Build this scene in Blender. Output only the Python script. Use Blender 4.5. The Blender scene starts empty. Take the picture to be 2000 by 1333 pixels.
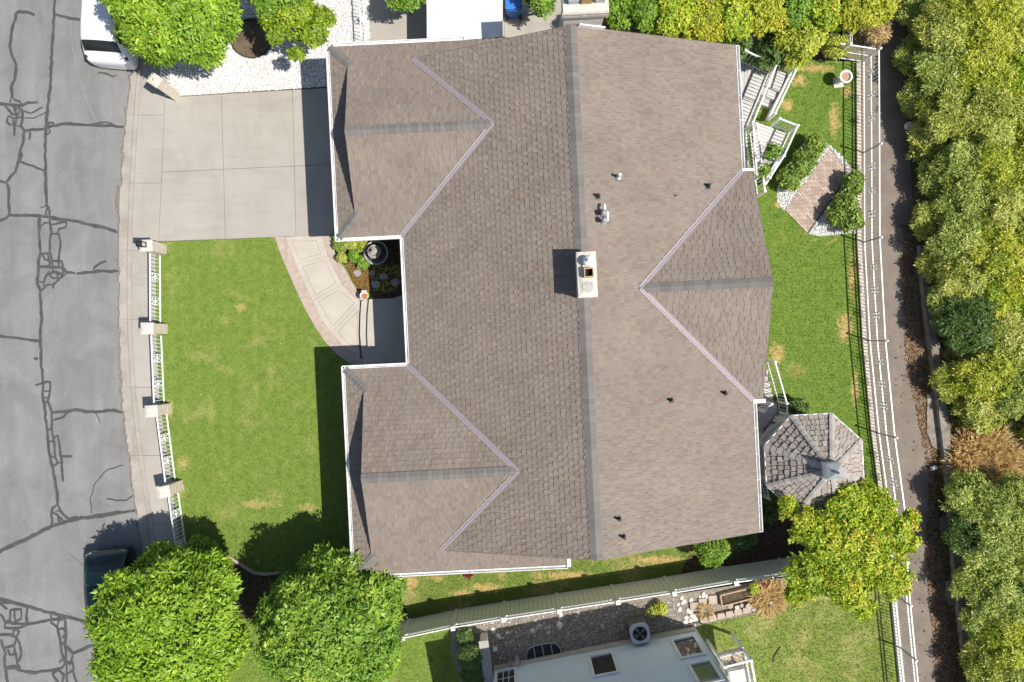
import bpy, bmesh, math, random
import numpy as np
from mathutils import Vector, Matrix

random.seed(7)
RNG = np.random.default_rng(11)
scene = bpy.context.scene
COL = scene.collection

# ------------------------------------------------------------------ camera
H = 28.0                      # flying height above the lawn (m)
F = 1333.3                    # focal length in photo pixels
cam_d = bpy.data.cameras.new('camera')
cam_d.sensor_width = 36.0
cam_d.lens = 24.0
cam_d.clip_start = 0.5
cam_d.clip_end = 600.0
cam = bpy.data.objects.new('camera', cam_d)
cam.location = (0, 0, H)
cam.rotation_euler = (0, 0, 0)
COL.objects.link(cam)
scene.camera = cam

# ------------------------------------------------------------------ sky and sun
SUN_DIR = Vector((-0.62, 0.22, -1.0)).normalized()
world = bpy.data.worlds.new('World')
scene.world = world
world.use_nodes = True
nt = world.node_tree
sky = nt.nodes.new('ShaderNodeTexSky')
sky.sky_type = 'NISHITA'
sky.sun_disc = False
sky.sun_elevation = math.radians(56.7)
sky.sun_rotation = math.radians(109.5)
bg = nt.nodes.get('Background') or nt.nodes.new('ShaderNodeBackground')
bg.inputs['Strength'].default_value = 0.084
nt.links.new(sky.outputs[0], bg.inputs['Color'])
out = nt.nodes.get('World Output') or nt.nodes.new('ShaderNodeOutputWorld')
nt.links.new(bg.outputs[0], out.inputs['Surface'])

sun_d = bpy.data.lights.new('sun', 'SUN')
sun_d.energy = 4.6
sun_d.angle = math.radians(0.5)
sun_d.color = (1.0, 0.955, 0.88)
sun = bpy.data.objects.new('sun', sun_d)
sun.rotation_euler = SUN_DIR.to_track_quat('-Z', 'Y').to_euler()
sun.location = (20, -8, 40)
COL.objects.link(sun)

scene.view_settings.view_transform = 'Standard'
scene.view_settings.look = 'None'
scene.view_settings.gamma = 1.0
scene.view_settings.use_curve_mapping = False
scene.view_settings.exposure = 0.44
scene.render.film_transparent = False

# ------------------------------------------------------------------ helpers
WORLD_POS = {}


def P(px, py, z=0.0):
    """ground (or height z) point seen at photo pixel px,py (survey grid of the site)"""
    return Vector(((px - 1000.0) * (H - z) / F, -(py - 666.5) * (H - z) / F, z))


def PL(pts, z=0.0):
    return [P(x, y, z) for x, y in pts]


def wpos(o):
    return WORLD_POS.get(o.name, Vector((0, 0, 0))) if o is not None else Vector((0, 0, 0))


def tag(o, label=None, cat=None, group=None, kind=None):
    if label: o['label'] = label
    if cat: o['category'] = cat
    if group: o['group'] = group
    if kind: o['kind'] = kind
    return o


def empty(name, loc, label=None, cat=None, group=None):
    o = bpy.data.objects.new(name, None)
    o.empty_display_size = 0.2
    COL.objects.link(o)
    o.location = loc
    WORLD_POS[o.name] = Vector(loc)
    return tag(o, label, cat, group)


def link(name, mesh, parent=None, loc=None):
    """loc is a world position; without it the mesh holds world coordinates already shifted"""
    o = bpy.data.objects.new(name, mesh)
    COL.objects.link(o)
    pw = wpos(parent)
    if parent is not None:
        o.parent = parent
    w = Vector(loc) if loc is not None else pw
    o.location = w - pw
    WORLD_POS[o.name] = w
    return o


def np_mesh(name, verts, faces, mat=None, tone=None, smooth=False):
    verts = np.asarray(verts, dtype=np.float32).reshape(-1, 3)
    faces = np.asarray(faces, dtype=np.int32)
    k = faces.shape[1]
    me = bpy.data.meshes.new(name)
    me.vertices.add(len(verts))
    me.vertices.foreach_set('co', verts.ravel())
    me.loops.add(faces.size)
    me.loops.foreach_set('vertex_index', faces.ravel())
    me.polygons.add(len(faces))
    me.polygons.foreach_set('loop_start', np.arange(0, faces.size, k, dtype=np.int32))
    me.polygons.foreach_set('loop_total', np.full(len(faces), k, dtype=np.int32))
    me.polygons.foreach_set('use_smooth', np.full(len(faces), smooth, dtype=bool))
    if mat is not None:
        me.materials.append(mat)
    if tone is not None:
        a = me.attributes.new('tone', 'FLOAT', 'FACE')
        a.data.foreach_set('value', np.asarray(tone, dtype=np.float32))
    me.update(calc_edges=True)
    me.validate()
    return me


class MB:
    """collects simple shapes in world coordinates and links them as ONE mesh"""

    def __init__(self):
        self.v = []
        self.f = []
        self.s = []

    def add(self, vs, fs, smooth=False):
        n = len(self.v)
        self.v += [Vector(v) for v in vs]
        self.f += [tuple(i + n for i in f) for f in fs]
        self.s += [smooth] * len(fs)
        return self

    def box(self, c, size, rot=0.0, axes=None):
        c = Vector(c)
        hx, hy, hz = size[0] / 2, size[1] / 2, size[2] / 2
        if axes is None:
            ax = Vector((math.cos(rot), math.sin(rot), 0))
            ay = Vector((-math.sin(rot), math.cos(rot), 0))
            az = Vector((0, 0, 1))
        else:
            ax, ay, az = axes
        vs = [c + ax * (hx * a) + ay * (hy * b) + az * (hz * d)
              for d in (-1, 1) for a, b in ((-1, -1), (1, -1), (1, 1), (-1, 1))]
        return self.add(vs, [(3, 2, 1, 0), (4, 5, 6, 7), (0, 1, 5, 4), (1, 2, 6, 5), (2, 3, 7, 6), (3, 0, 4, 7)])

    def bar(self, a, b, w, h=None, up=Vector((0, 0, 1))):
        """square bar from a to b, w wide across, h high"""
        a, b = Vector(a), Vector(b)
        h = w if h is None else h
        d = (b - a)
        L = d.length
        if L < 1e-6: return self
        d.normalize()
        side = d.cross(up)
        if side.length < 1e-4:
            side = d.cross(Vector((0, 1, 0)))
        side.normalize()
        u2 = side.cross(d).normalized()
        return self.box((a + b) / 2, (L, w, h), axes=(d, side, u2))

    def prism(self, pts, z0, z1):
        n = len(pts)
        lo = [Vector((p[0], p[1], z0)) for p in pts]
        hi = [Vector((p[0], p[1], z1)) for p in pts]
        area = sum(pts[i][0] * pts[(i + 1) % n][1] - pts[(i + 1) % n][0] * pts[i][1] for i in range(n))
        if area < 0:
            lo.reverse(); hi.reverse()
        fs = [tuple(range(n - 1, -1, -1)), tuple(range(n, 2 * n))]
        fs += [(i, (i + 1) % n, n + (i + 1) % n, n + i) for i in range(n)]
        return self.add(lo + hi, fs)

    def tube(self, pts, radii, n=8, caps=True, smooth=True):
        pts = [Vector(p) for p in pts]
        if not hasattr(radii, '__len__'):
            radii = [radii] * len(pts)
        vs, fs = [], []
        prev = None
        for i, p in enumerate(pts):
            d = (pts[min(i + 1, len(pts) - 1)] - pts[max(i - 1, 0)])
            d = d.normalized() if d.length > 1e-9 else Vector((0, 0, 1))
            if prev is None:
                s = d.cross(Vector((0.3, 0.9, 0.1)))
                if s.length < 1e-3: s = d.cross(Vector((1, 0, 0)))
            else:
                s = prev - d * prev.dot(d)
            s.normalize()
            prev = s
            t = d.cross(s)
            for k in range(n):
                a = 2 * math.pi * k / n
                vs.append(p + (s * math.cos(a) + t * math.sin(a)) * radii[i])
        m = len(pts)
        for i in range(m - 1):
            for k in range(n):
                fs.append((i * n + k, i * n + (k + 1) % n, (i + 1) * n + (k + 1) % n, (i + 1) * n + k))
        self.add(vs, fs, smooth)
        if caps:
            self.add(vs[:n][::-1], [tuple(range(n))])
            self.add(vs[-n:], [tuple(range(n))])
        return self

    def lathe(self, c, prof, n=24, smooth=True):
        """prof: list of (radius, z)"""
        c = Vector(c)
        vs, fs = [], []
        for r, z in prof:
            for k in range(n):
                a = 2 * math.pi * k / n
                vs.append(c + Vector((r * math.cos(a), r * math.sin(a), z)))
        for i in range(len(prof) - 1):
            for k in range(n):
                fs.append((i * n + k, i * n + (k + 1) % n, (i + 1) * n + (k + 1) % n, (i + 1) * n + k))
        return self.add(vs, fs, smooth)

    def mesh(self, name, mat, origin=Vector((0, 0, 0))):
        me = bpy.data.meshes.new(name)
        me.from_pydata([tuple(v - origin) for v in self.v], [], self.f)
        me.polygons.foreach_set('use_smooth', self.s)
        if mat is not None:
            me.materials.append(mat)
        me.update()
        return me

    def build(self, name, mat, parent=None, loc=None):
        w = Vector(loc) if loc is not None else wpos(parent)
        return link(name, self.mesh(name, mat, w), parent, w)


def inset(pts, d):
    """shrink a polygon (2D) by d"""
    n = len(pts)
    area = sum(pts[i][0] * pts[(i + 1) % n][1] - pts[(i + 1) % n][0] * pts[i][1] for i in range(n))
    sg = 1 if area > 0 else -1
    res = []
    for i in range(n):
        p0, p1, p2 = (Vector((pts[j][0], pts[j][1])) for j in ((i - 1) % n, i, (i + 1) % n))
        e1 = (p1 - p0).normalized(); e2 = (p2 - p1).normalized()
        n1 = Vector((-e1.y, e1.x)) * sg; n2 = Vector((-e2.y, e2.x)) * sg
        b = n1 + n2
        if b.length < 1e-5:
            b = n1
        b.normalize()
        q = p1 + b * (d / max(0.35, b.dot(n1)))
        res.append((q.x, q.y))
    return res


def in_poly(xy, poly):
    x, y = xy[:, 0], xy[:, 1]
    r = np.zeros(len(xy), bool)
    n = len(poly)
    for i in range(n):
        x0, y0 = poly[i][0], poly[i][1]
        x1, y1 = poly[(i + 1) % n][0], poly[(i + 1) % n][1]
        if y0 == y1: continue
        c = ((y0 > y) != (y1 > y)) & (x < (x1 - x0) * (y - y0) / (y1 - y0) + x0)
        r ^= c
    return r


def sample_poly(poly, density, holes=()):
    a = np.array([(p[0], p[1]) for p in poly])
    lo, hi = a.min(0), a.max(0)
    n = int(np.prod(hi - lo) * density)
    xy = RNG.random((n, 2)) * (hi - lo) + lo
    m = in_poly(xy, poly)
    for h in holes:
        m &= ~in_poly(xy, h)
    return xy[m]


# ------------------------------------------------------------------ materials
def new_mat(name):
    m = bpy.data.materials.new(name)
    m.use_nodes = True
    n = m.node_tree.nodes
    return m, n, m.node_tree.links, n['Principled BSDF']


def ramp(nodes, stops, interp='LINEAR'):
    r = nodes.new('ShaderNodeValToRGB')
    r.color_ramp.interpolation = interp
    el = r.color_ramp.elements
    while len(el) < len(stops):
        el.new(0.5)
    for e, (p, c) in zip(el, stops):
        e.position = p
        e.color = (*c, 1) if len(c) == 3 else c
    return r


def pos_node(nodes):
    return nodes.new('ShaderNodeNewGeometry').outputs['Position']


def noise(nodes, links, vec, scale, detail=4, rough=0.6, dist=0.0, stretch=None):
    if stretch is not None:
        mp = nodes.new('ShaderNodeMapping')
        mp.inputs['Scale'].default_value = stretch
        links.new(vec, mp.inputs['Vector'])
        vec = mp.outputs[0]
    t = nodes.new('ShaderNodeTexNoise')
    t.inputs['Scale'].default_value = scale
    t.inputs['Detail'].default_value = detail
    t.inputs['Roughness'].default_value = rough
    t.inputs['Distortion'].default_value = dist
    links.new(vec, t.inputs['Vector'])
    return t.outputs['Fac']


def mixc(nodes, links, fac, a, b, mode='MIX'):
    m = nodes.new('ShaderNodeMix')
    m.data_type = 'RGBA'
    m.blend_type = mode
    for sock, v in ((m.inputs[0], fac), (m.inputs[6], a), (m.inputs[7], b)):
        if hasattr(v, 'links') or isinstance(v, bpy.types.NodeSocket):
            links.new(v, sock)
        elif isinstance(v, (int, float)):
            sock.default_value = v
        else:
            sock.default_value = (*v, 1)
    return m.outputs[2]


def bump(nodes, links, height, strength, dist, bsdf):
    b = nodes.new('ShaderNodeBump')
    b.inputs['Strength'].default_value = strength
    b.inputs['Distance'].default_value = dist
    links.new(height, b.inputs['Height'])
    links.new(b.outputs[0], bsdf.inputs['Normal'])


def grainy(name, c1, c2, scale=6.0, fine=60.0, fine_amt=0.35, rough=0.85, bump_s=0.3, bump_d=0.01,
           stain=None, stain_scale=0.7, stretch=None, stops=(0.35, 0.65), spec=0.3):
    """two-tone surface: broad mottling, fine grain, optional stains with their own shape"""
    m, n, l, b = new_mat(name)
    p = pos_node(n)
    f1 = noise(n, l, p, scale, 5, 0.6, 0.2, stretch)
    r = ramp(n, [(stops[0], c1), (stops[1], c2)])
    l.new(f1, r.inputs[0])
    f2 = noise(n, l, p, fine, 3, 0.7)
    r2 = ramp(n, [(0.3, (1 - fine_amt,) * 3), (0.7, (1 + fine_amt * 0.6,) * 3)])
    l.new(f2, r2.inputs[0])
    c = mixc(n, l, 1.0, r.outputs[0], r2.outputs[0], 'MULTIPLY')
    if stain is not None:
        f3 = noise(n, l, p, stain_scale, 6, 0.65, 0.6)
        r3 = ramp(n, [(0.52, (0, 0, 0)), (0.72, (1, 1, 1))])
        l.new(f3, r3.inputs[0])
        c = mixc(n, l, r3.outputs[0], c, stain)
    l.new(c, b.inputs['Base Color'])
    b.inputs['Roughness'].default_value = rough
    b.inputs['Specular IOR Level'].default_value = spec
    if bump_s:
        bump(n, l, f2, bump_s, bump_d, b)
    return m


def plain(name, c, rough=0.5, metal=0.0, var=0.08, spec=0.4, coat=0.0):
    m, n, l, b = new_mat(name)
    p = pos_node(n)
    f = noise(n, l, p, 7.0, 4, 0.6)
    r = ramp(n, [(0.3, tuple(x * (1 - var) for x in c)), (0.7, tuple(min(1, x * (1 + var)) for x in c))])
    l.new(f, r.inputs[0])
    l.new(r.outputs[0], b.inputs['Base Color'])
    b.inputs['Roughness'].default_value = rough
    b.inputs['Metallic'].default_value = metal
    b.inputs['Specular IOR Level'].default_value = spec
    if coat:
        b.inputs['Coat Weight'].default_value = coat
        b.inputs['Coat Roughness'].default_value = 0.05
    return m


def tone_mat(name, stops, rough=0.9, fine=45.0, fine_amt=0.25, bump_s=0.2, large=None, spec=0.25):
    """colour picked per piece through the face attribute 'tone'"""
    m, n, l, b = new_mat(name)
    a = n.new('ShaderNodeAttribute')
    a.attribute_name = 'tone'
    r = ramp(n, stops)
    l.new(a.outputs['Fac'], r.inputs[0])
    p = pos_node(n)
    f2 = noise(n, l, p, fine, 3, 0.7)
    r2 = ramp(n, [(0.3, (1 - fine_amt,) * 3), (0.7, (1 + fine_amt * 0.6,) * 3)])
    l.new(f2, r2.inputs[0])
    c = mixc(n, l, 1.0, r.outputs[0], r2.outputs[0], 'MULTIPLY')
    if large:
        f3 = noise(n, l, p, large[0], 3, 0.6)
        r3 = ramp(n, [(0.3, (1 - large[1],) * 3), (0.7, (1 + large[1],) * 3)])
        l.new(f3, r3.inputs[0])
        c = mixc(n, l, 1.0, c, r3.outputs[0], 'MULTIPLY')
    l.new(c, b.inputs['Base Color'])
    b.inputs['Roughness'].default_value = rough
    b.inputs['Specular IOR Level'].default_value = spec
    if bump_s:
        bump(n, l, f2, bump_s, 0.008, b)
    return m


def leaf_mat(name, stops, trans=0.2, tcol=(1.3, 1.25, 0.6), rough=0.45, spec=0.35):
    m, n, l, b = new_mat(name)
    a = n.new('ShaderNodeAttribute')
    a.attribute_name = 'tone'
    r = ramp(n, stops)
    l.new(a.outputs['Fac'], r.inputs[0])
    l.new(r.outputs[0], b.inputs['Base Color'])
    b.inputs['Roughness'].default_value = rough
    b.inputs['Specular IOR Level'].default_value = spec
    tr = n.new('ShaderNodeBsdfTranslucent')
    c = mixc(n, l, 1.0, r.outputs[0], tcol, 'MULTIPLY')
    l.new(c, tr.inputs['Color'])
    mx = n.new('ShaderNodeMixShader')
    mx.inputs[0].default_value = trans
    l.new(b.outputs[0], mx.inputs[1])
    l.new(tr.outputs[0], mx.inputs[2])
    l.new(mx.outputs[0], n['Material Output'].inputs['Surface'])
    return m


def glass_mat(name, c=(0.03, 0.035, 0.04), rough=0.06):
    m, n, l, b = new_mat(name)
    b.inputs['Base Color'].default_value = (*c, 1)
    b.inputs['Roughness'].default_value = rough
    b.inputs['Specular IOR Level'].default_value = 0.6
    return m


def lawn_mat(name, green1, green2, dry, dry_lo, dry_hi, scale=0.9, mow=0.0, patches=(), patch_col=(0.52, 0.37, 0.15)):
    m, n, l, b = new_mat(name)
    p = pos_node(n)
    f1 = noise(n, l, p, 3.2, 5, 0.65, 0.3)
    r1 = ramp(n, [(0.3, green1), (0.7, green2)])
    l.new(f1, r1.inputs[0])
    f2 = noise(n, l, p, scale, 6, 0.68, 0.5)
    r2 = ramp(n, [(dry_lo, (0, 0, 0)), (dry_hi, (1, 1, 1))])
    l.new(f2, r2.inputs[0])
    c = mixc(n, l, r2.outputs[0], r1.outputs[0], dry)
    # scorched patches where the turf has died (survey positions, ragged edges)
    for (px, py, rx, ry) in patches:
        q = P(px, py)
        sub_ = n.new('ShaderNodeVectorMath'); sub_.operation = 'SUBTRACT'; sub_.inputs[1].default_value = (q.x, q.y, 0)
        l.new(p, sub_.inputs[0])
        ml = n.new('ShaderNodeVectorMath'); ml.operation = 'MULTIPLY'; ml.inputs[1].default_value = (1 / (rx * .021), 1 / (ry * .021), 0)
        l.new(sub_.outputs[0], ml.inputs[0])
        ln = n.new('ShaderNodeVectorMath'); ln.operation = 'LENGTH'
        l.new(ml.outputs[0], ln.inputs[0])
        ad = n.new('ShaderNodeMath'); ad.operation = 'ADD'
        nz = noise(n, l, p, 5.5, 6, 0.75, 0.6)
        mm = n.new('ShaderNodeMath'); mm.operation = 'MULTIPLY_ADD'; mm.inputs[1].default_value = 3.4; mm.inputs[2].default_value = -1.7
        l.new(nz, mm.inputs[0])
        l.new(ln.outputs['Value'], ad.inputs[0]); l.new(mm.outputs[0], ad.inputs[1])
        rp = ramp(n, [(0.35, (0.85, 0.85, 0.85)), (0.95, (0, 0, 0))])
        l.new(ad.outputs[0], rp.inputs[0])
        c = mixc(n, l, rp.outputs[0], c, patch_col)
    f3 = noise(n, l, p, 34.0, 4, 0.75)
    r3 = ramp(n, [(0.28, (0.5, 0.52, 0.5)), (0.72, (1.35, 1.32, 1.3))])
    l.new(f3, r3.inputs[0])
    c = mixc(n, l, 1.0, c, r3.outputs[0], 'MULTIPLY')
    if mow:
        w = n.new('ShaderNodeTexWave')
        w.bands_direction = 'X'
        w.inputs['Scale'].default_value = 0.55
        w.inputs['Distortion'].default_value = 1.2
        w.inputs['Detail'].default_value = 2
        l.new(p, w.inputs['Vector'])
        r4 = ramp(n, [(0.0, (1 - mow,) * 3), (1.0, (1 + mow,) * 3)])
        l.new(w.outputs['Fac'], r4.inputs[0])
        c = mixc(n, l, 1.0, c, r4.outputs[0], 'MULTIPLY')
    l.new(c, b.inputs['Base Color'])
    b.inputs['Roughness'].default_value = 0.8
    b.inputs['Specular IOR Level'].default_value = 0.15
    bump(n, l, f3, 0.6, 0.03, b)
    return m


M = {}
def asphalt():
    m, n, l, b = new_mat('worn_asphalt')
    p = pos_node(n)
    f1 = noise(n, l, p, 0.9, 6, 0.62, 0.4, (1.7, 0.22, 1))          # wear running along the street
    r1 = ramp(n, [(0.3, (0.178, 0.174, 0.169)), (0.55, (0.206, 0.203, 0.198)), (0.8, (0.236, 0.233, 0.226))])
    l.new(f1, r1.inputs[0])
    f2 = noise(n, l, p, 0.55, 7, 0.7, 0.8)                           # dusty and scrubbed patches
    r2 = ramp(n, [(0.38, (0.88, 0.88, 0.88)), (0.5, (1, 1, 1)), (0.68, (1.16, 1.155, 1.14))])
    l.new(f2, r2.inputs[0])
    c = mixc(n, l, 1.0, r1.outputs[0], r2.outputs[0], 'MULTIPLY')
    f3 = noise(n, l, p, 38, 4, 0.8)                                  # aggregate
    r3 = ramp(n, [(0.25, (0.72, 0.72, 0.72)), (0.5, (1, 1, 1)), (0.75, (1.22, 1.22, 1.21))])
    l.new(f3, r3.inputs[0])
    c = mixc(n, l, 1.0, c, r3.outputs[0], 'MULTIPLY')
    v = n.new('ShaderNodeTexVoronoi'); v.inputs['Scale'].default_value = 0.55; v.inputs['Randomness'].default_value = 1
    l.new(p, v.inputs['Vector'])
    r4 = ramp(n, [(0.0, (0.72, 0.72, 0.72)), (0.055, (0.9, 0.9, 0.9)), (0.09, (1, 1, 1))])      # oil drips
    l.new(v.outputs['Distance'], r4.inputs[0])
    c = mixc(n, l, 0.8, c, r4.outputs[0], 'MULTIPLY')
    l.new(c, b.inputs['Base Color'])
    b.inputs['Roughness'].default_value = 0.9
    b.inputs['Specular IOR Level'].default_value = 0.3
    bump(n, l, f3, 0.35, 0.008, b)
    return m


M['asphalt'] = asphalt()
M['sealant'] = grainy('crack_sealant', (0.060, 0.060, 0.060), (0.085, 0.085, 0.084), 5, 60, 0.2, 0.75, 0.1)
M['lane'] = grainy('lane_asphalt', (0.175, 0.142, 0.115), (0.225, 0.186, 0.152), 1.5, 55, 0.35, 0.92, 0.3, 0.006)
M['concrete'] = grainy('pale_concrete', (0.335, 0.306, 0.268), (0.392, 0.362, 0.322), 0.9, 80, 0.12, 0.88, 0.12, 0.004,
                       stain=(0.315, 0.285, 0.248), stain_scale=0.6, stretch=(1.2, 0.5, 1))
def concrete():
    m, n, l, b = new_mat('pale_concrete')
    p = pos_node(n)
    f1 = noise(n, l, p, 0.7, 6, 0.65, 0.5, (1.1, 0.5, 1))
    r1 = ramp(n, [(0.3, (0.325, 0.296, 0.256)), (0.5, (0.362, 0.333, 0.292)), (0.75, (0.395, 0.366, 0.325))])
    l.new(f1, r1.inputs[0])
    f2 = noise(n, l, p, 1.1, 7, 0.72, 1.2, (0.35, 2.2, 1))           # faint brushed and tyre marks along the drive
    r2 = ramp(n, [(0.32, (0.91, 0.905, 0.895)), (0.5, (1, 1, 1)), (0.75, (1.03, 1.03, 1.03))])
    l.new(f2, r2.inputs[0])
    c = mixc(n, l, 1.0, r1.outputs[0], r2.outputs[0], 'MULTIPLY')
    f3 = noise(n, l, p, 60, 4, 0.75)
    r3 = ramp(n, [(0.28, (0.92, 0.92, 0.92)), (0.7, (1.05, 1.05, 1.05))])
    l.new(f3, r3.inputs[0])
    c = mixc(n, l, 1.0, c, r3.outputs[0], 'MULTIPLY')
    v = n.new('ShaderNodeTexVoronoi'); v.inputs['Scale'].default_value = 0.8
    l.new(p, v.inputs['Vector'])
    r4 = ramp(n, [(0.0, (0.76, 0.74, 0.71)), (0.04, (0.92, 0.915, 0.905)), (0.075, (1, 1, 1))])
    l.new(v.outputs['Distance'], r4.inputs[0])
    c = mixc(n, l, 0.7, c, r4.outputs[0], 'MULTIPLY')
    l.new(c, b.inputs['Base Color'])
    b.inputs['Roughness'].default_value = 0.88
    b.inputs['Specular IOR Level'].default_value = 0.3
    bump(n, l, f3, 0.12, 0.004, b)
    return m


M['concrete'] = concrete()
M['gutter'] = grainy('gutter_concrete', (0.32, 0.29, 0.25), (0.39, 0.355, 0.31), 1.6, 60, 0.2, 0.9, 0.2, 0.005,
                     stain=(0.28, 0.235, 0.195), stain_scale=1.0)
M['joint'] = grainy('joint_dirt', (0.10, 0.085, 0.065), (0.16, 0.135, 0.105), 9, 60, 0.3, 0.95)
M['walk'] = grainy('cream_concrete', (0.42, 0.378, 0.318), (0.475, 0.433, 0.372), 1.4, 80, 0.08, 0.85, 0.08, 0.003)
M['pink_border'] = grainy('pink_exposed_aggregate', (0.38, 0.295, 0.245), (0.47, 0.385, 0.325), 5, 90, 0.3, 0.9, 0.3, 0.006)
M['dirt'] = grainy('bare_dirt', (0.10, 0.070, 0.045), (0.19, 0.138, 0.09), 2.2, 40, 0.5, 0.95, 0.6, 0.02)
M['mulch'] = grainy('dark_mulch', (0.055, 0.036, 0.024), (0.14, 0.095, 0.062), 6, 45, 0.6, 0.95, 0.8, 0.03)
M['scrub_soil'] = grainy('dry_scrub_soil', (0.13, 0.115, 0.045), (0.26, 0.215, 0.10), 1.3, 30, 0.6, 0.95, 0.8, 0.03)
M['grey_bed'] = grainy('grey_gravel_base', (0.20, 0.165, 0.13), (0.31, 0.265, 0.22), 6, 60, 0.5, 0.95, 0.6, 0.02)
M['white_base'] = grainy('white_stone_base', (0.40, 0.39, 0.37), (0.60, 0.59, 0.57), 14, 60, 0.5, 0.95, 0.6, 0.02)
M['lawn_front'] = lawn_mat('front_lawn_grass', (0.132, 0.205, 0.033), (0.200, 0.274, 0.053), (0.33, 0.325, 0.11), 0.54, 0.80, 0.9, 0.025, ((356, 905, 16, 18), (330, 800, 10, 22), (500, 985, 45, 10), (600, 992, 22, 9), (350, 960, 14, 16), (470, 600, 14, 10)), (0.40, 0.33, 0.12))
M['lawn_side'] = lawn_mat('side_lawn_grass', (0.125, 0.185, 0.032), (0.19, 0.25, 0.055), (0.44, 0.345, 0.155), 0.50, 0.70, 0.75, 0, ((1290, 1094, 75, 11), (950, 1148, 45, 12), (1110, 1124, 75, 8), (800, 1140, 22, 22), (1390, 1072, 60, 8), (905, 1160, 30, 8), (855, 1130, 14, 8)))
M['lawn_rear'] = lawn_mat('rear_lawn_grass', (0.105, 0.185, 0.026), (0.170, 0.250, 0.040), (0.45, 0.33, 0.13), 0.60, 0.78, 0.55, 0, ((1629, 235, 13, 40), (1536, 206, 15, 16), (1585, 134, 55, 10), (1560, 158, 22, 14), (1517, 690, 18, 28), (1650, 640, 20, 34), (1664, 540, 9, 60), (1655, 180, 14, 14), (1520, 400, 8, 12), (1670, 760, 9, 40)))
M['lawn_near'] = lawn_mat('neighbour_lawn_grass', (0.155, 0.215, 0.040), (0.235, 0.29, 0.065), (0.42, 0.37, 0.15), 0.48, 0.74, 0.8)
M['white'] = grainy('white_paint', (0.70, 0.70, 0.68), (0.80, 0.80, 0.785), 2.5, 50, 0.05, 0.5, 0, 0, stain=(0.56, 0.54, 0.49), stain_scale=1.7)
M['white_iron'] = plain('white_painted_iron', (0.80, 0.80, 0.79), 0.4, var=0.03)
M['vinyl'] = plain('pale_grey_vinyl', (0.84, 0.85, 0.82), 0.5, var=0.06)
M['vinyl_white'] = plain('white_vinyl', (0.80, 0.79, 0.76), 0.45, var=0.03)
M['stucco'] = grainy('beige_stucco', (0.48, 0.43, 0.36), (0.54, 0.49, 0.42), 3, 70, 0.1, 0.9, 0.2)
M['blue_stucco'] = grainy('blue_grey_stucco', (0.68, 0.77, 0.83), (0.71, 0.80, 0.86), 2, 60, 0.06, 0.9, 0.15, 0.004)
M['pillar'] = grainy('cream_block', (0.50, 0.44, 0.36), (0.62, 0.55, 0.45), 7, 60, 0.25, 0.9, 0.4, 0.01)
M['cap'] = grainy('pale_cap_stone', (0.52, 0.48, 0.42), (0.62, 0.58, 0.52), 6, 60, 0.15, 0.9, 0.2)
M['chimney'] = grainy('pale_chimney_brick', (0.46, 0.425, 0.36), (0.64, 0.60, 0.53), 9, 50, 0.35, 0.9, 0.4, 0.01)
M['mortar_crown'] = grainy('mortar_crown', (0.52, 0.48, 0.41), (0.66, 0.62, 0.54), 5, 60, 0.2, 0.92, 0.3)
M['terracotta'] = grainy('terracotta_flue', (0.40, 0.24, 0.11), (0.54, 0.35, 0.18), 8, 50, 0.2, 0.85, 0.2)
M['opening_black'] = plain('dull_black', (0.012, 0.010, 0.008), 0.95)  # near-black for the plates set in flue and fan openings
M['flashing'] = plain('mauve_valley_metal', (0.30, 0.258, 0.265), 0.55, 0.15, 0.06)
M['ridgecap'] = tone_mat('ridge_cap_shingle', [(0.0, (0.145, 0.136, 0.126)), (0.5, (0.165, 0.155, 0.145)), (1.0, (0.185, 0.174, 0.163))], 0.9, 50, 0.25)
M['shingle'] = tone_mat('asphalt_shingle', [(0.0, (0.196, 0.158, 0.131)), (0.25, (0.213, 0.171, 0.143)), (0.5, (0.224, 0.184, 0.153)),
                                            (0.75, (0.219, 0.190, 0.162)), (0.92, (0.238, 0.193, 0.155)), (1.0, (0.248, 0.202, 0.160))], 0.92, 55, 0.18, 0.2, (0.55, 0.09))
M['dark_felt'] = plain('dark_felt', (0.035, 0.03, 0.027), 0.95)
M['deck_sheet'] = plain('roof_felt', (0.10, 0.085, 0.074), 0.95)
M['shake'] = tone_mat('weathered_shake', [(0.0, (0.28, 0.238, 0.205)), (0.5, (0.335, 0.29, 0.252)), (1.0, (0.40, 0.35, 0.31))], 0.92, 40, 0.3, 0.3)
M['shake_cap'] = tone_mat('weathered_hip_cap', [(0.0, (0.30, 0.275, 0.25)), (1.0, (0.42, 0.39, 0.355))], 0.92, 40, 0.25, 0.3)
M['black'] = plain('black_rubber', (0.02, 0.02, 0.021), 0.55)
M['dark_metal'] = plain('dark_metal', (0.07, 0.075, 0.075), 0.45, 0.4)
M['galv'] = plain('galvanised_metal', (0.45, 0.46, 0.47), 0.4, 0.5)
M['pipe_white'] = plain('white_pipe', (0.74, 0.73, 0.70), 0.4)
M['deckboard'] = tone_mat('grey_deck_board', [(0.0, (0.46, 0.44, 0.42)), (1.0, (0.55, 0.53, 0.505))], 0.8, 40, 0.12, 0.1)
M['step_grey'] = plain('grey_step_paint', (0.25, 0.25, 0.26), 0.7)
M['blue_bin'] = plain('blue_plastic', (0.035, 0.16, 0.52), 0.4, 0, 0.06)
M['car_white'] = plain('white_car_paint', (0.78, 0.78, 0.78), 0.25, 0, 0.01, 0.5, 0.8)
M['car_green'] = plain('dark_green_car_paint', (0.006, 0.016, 0.012), 0.2, 0.2, 0.02, 0.5, 0.9)
M['car_glass'] = glass_mat('car_glass', (0.012, 0.014, 0.016), 0.05)
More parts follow.
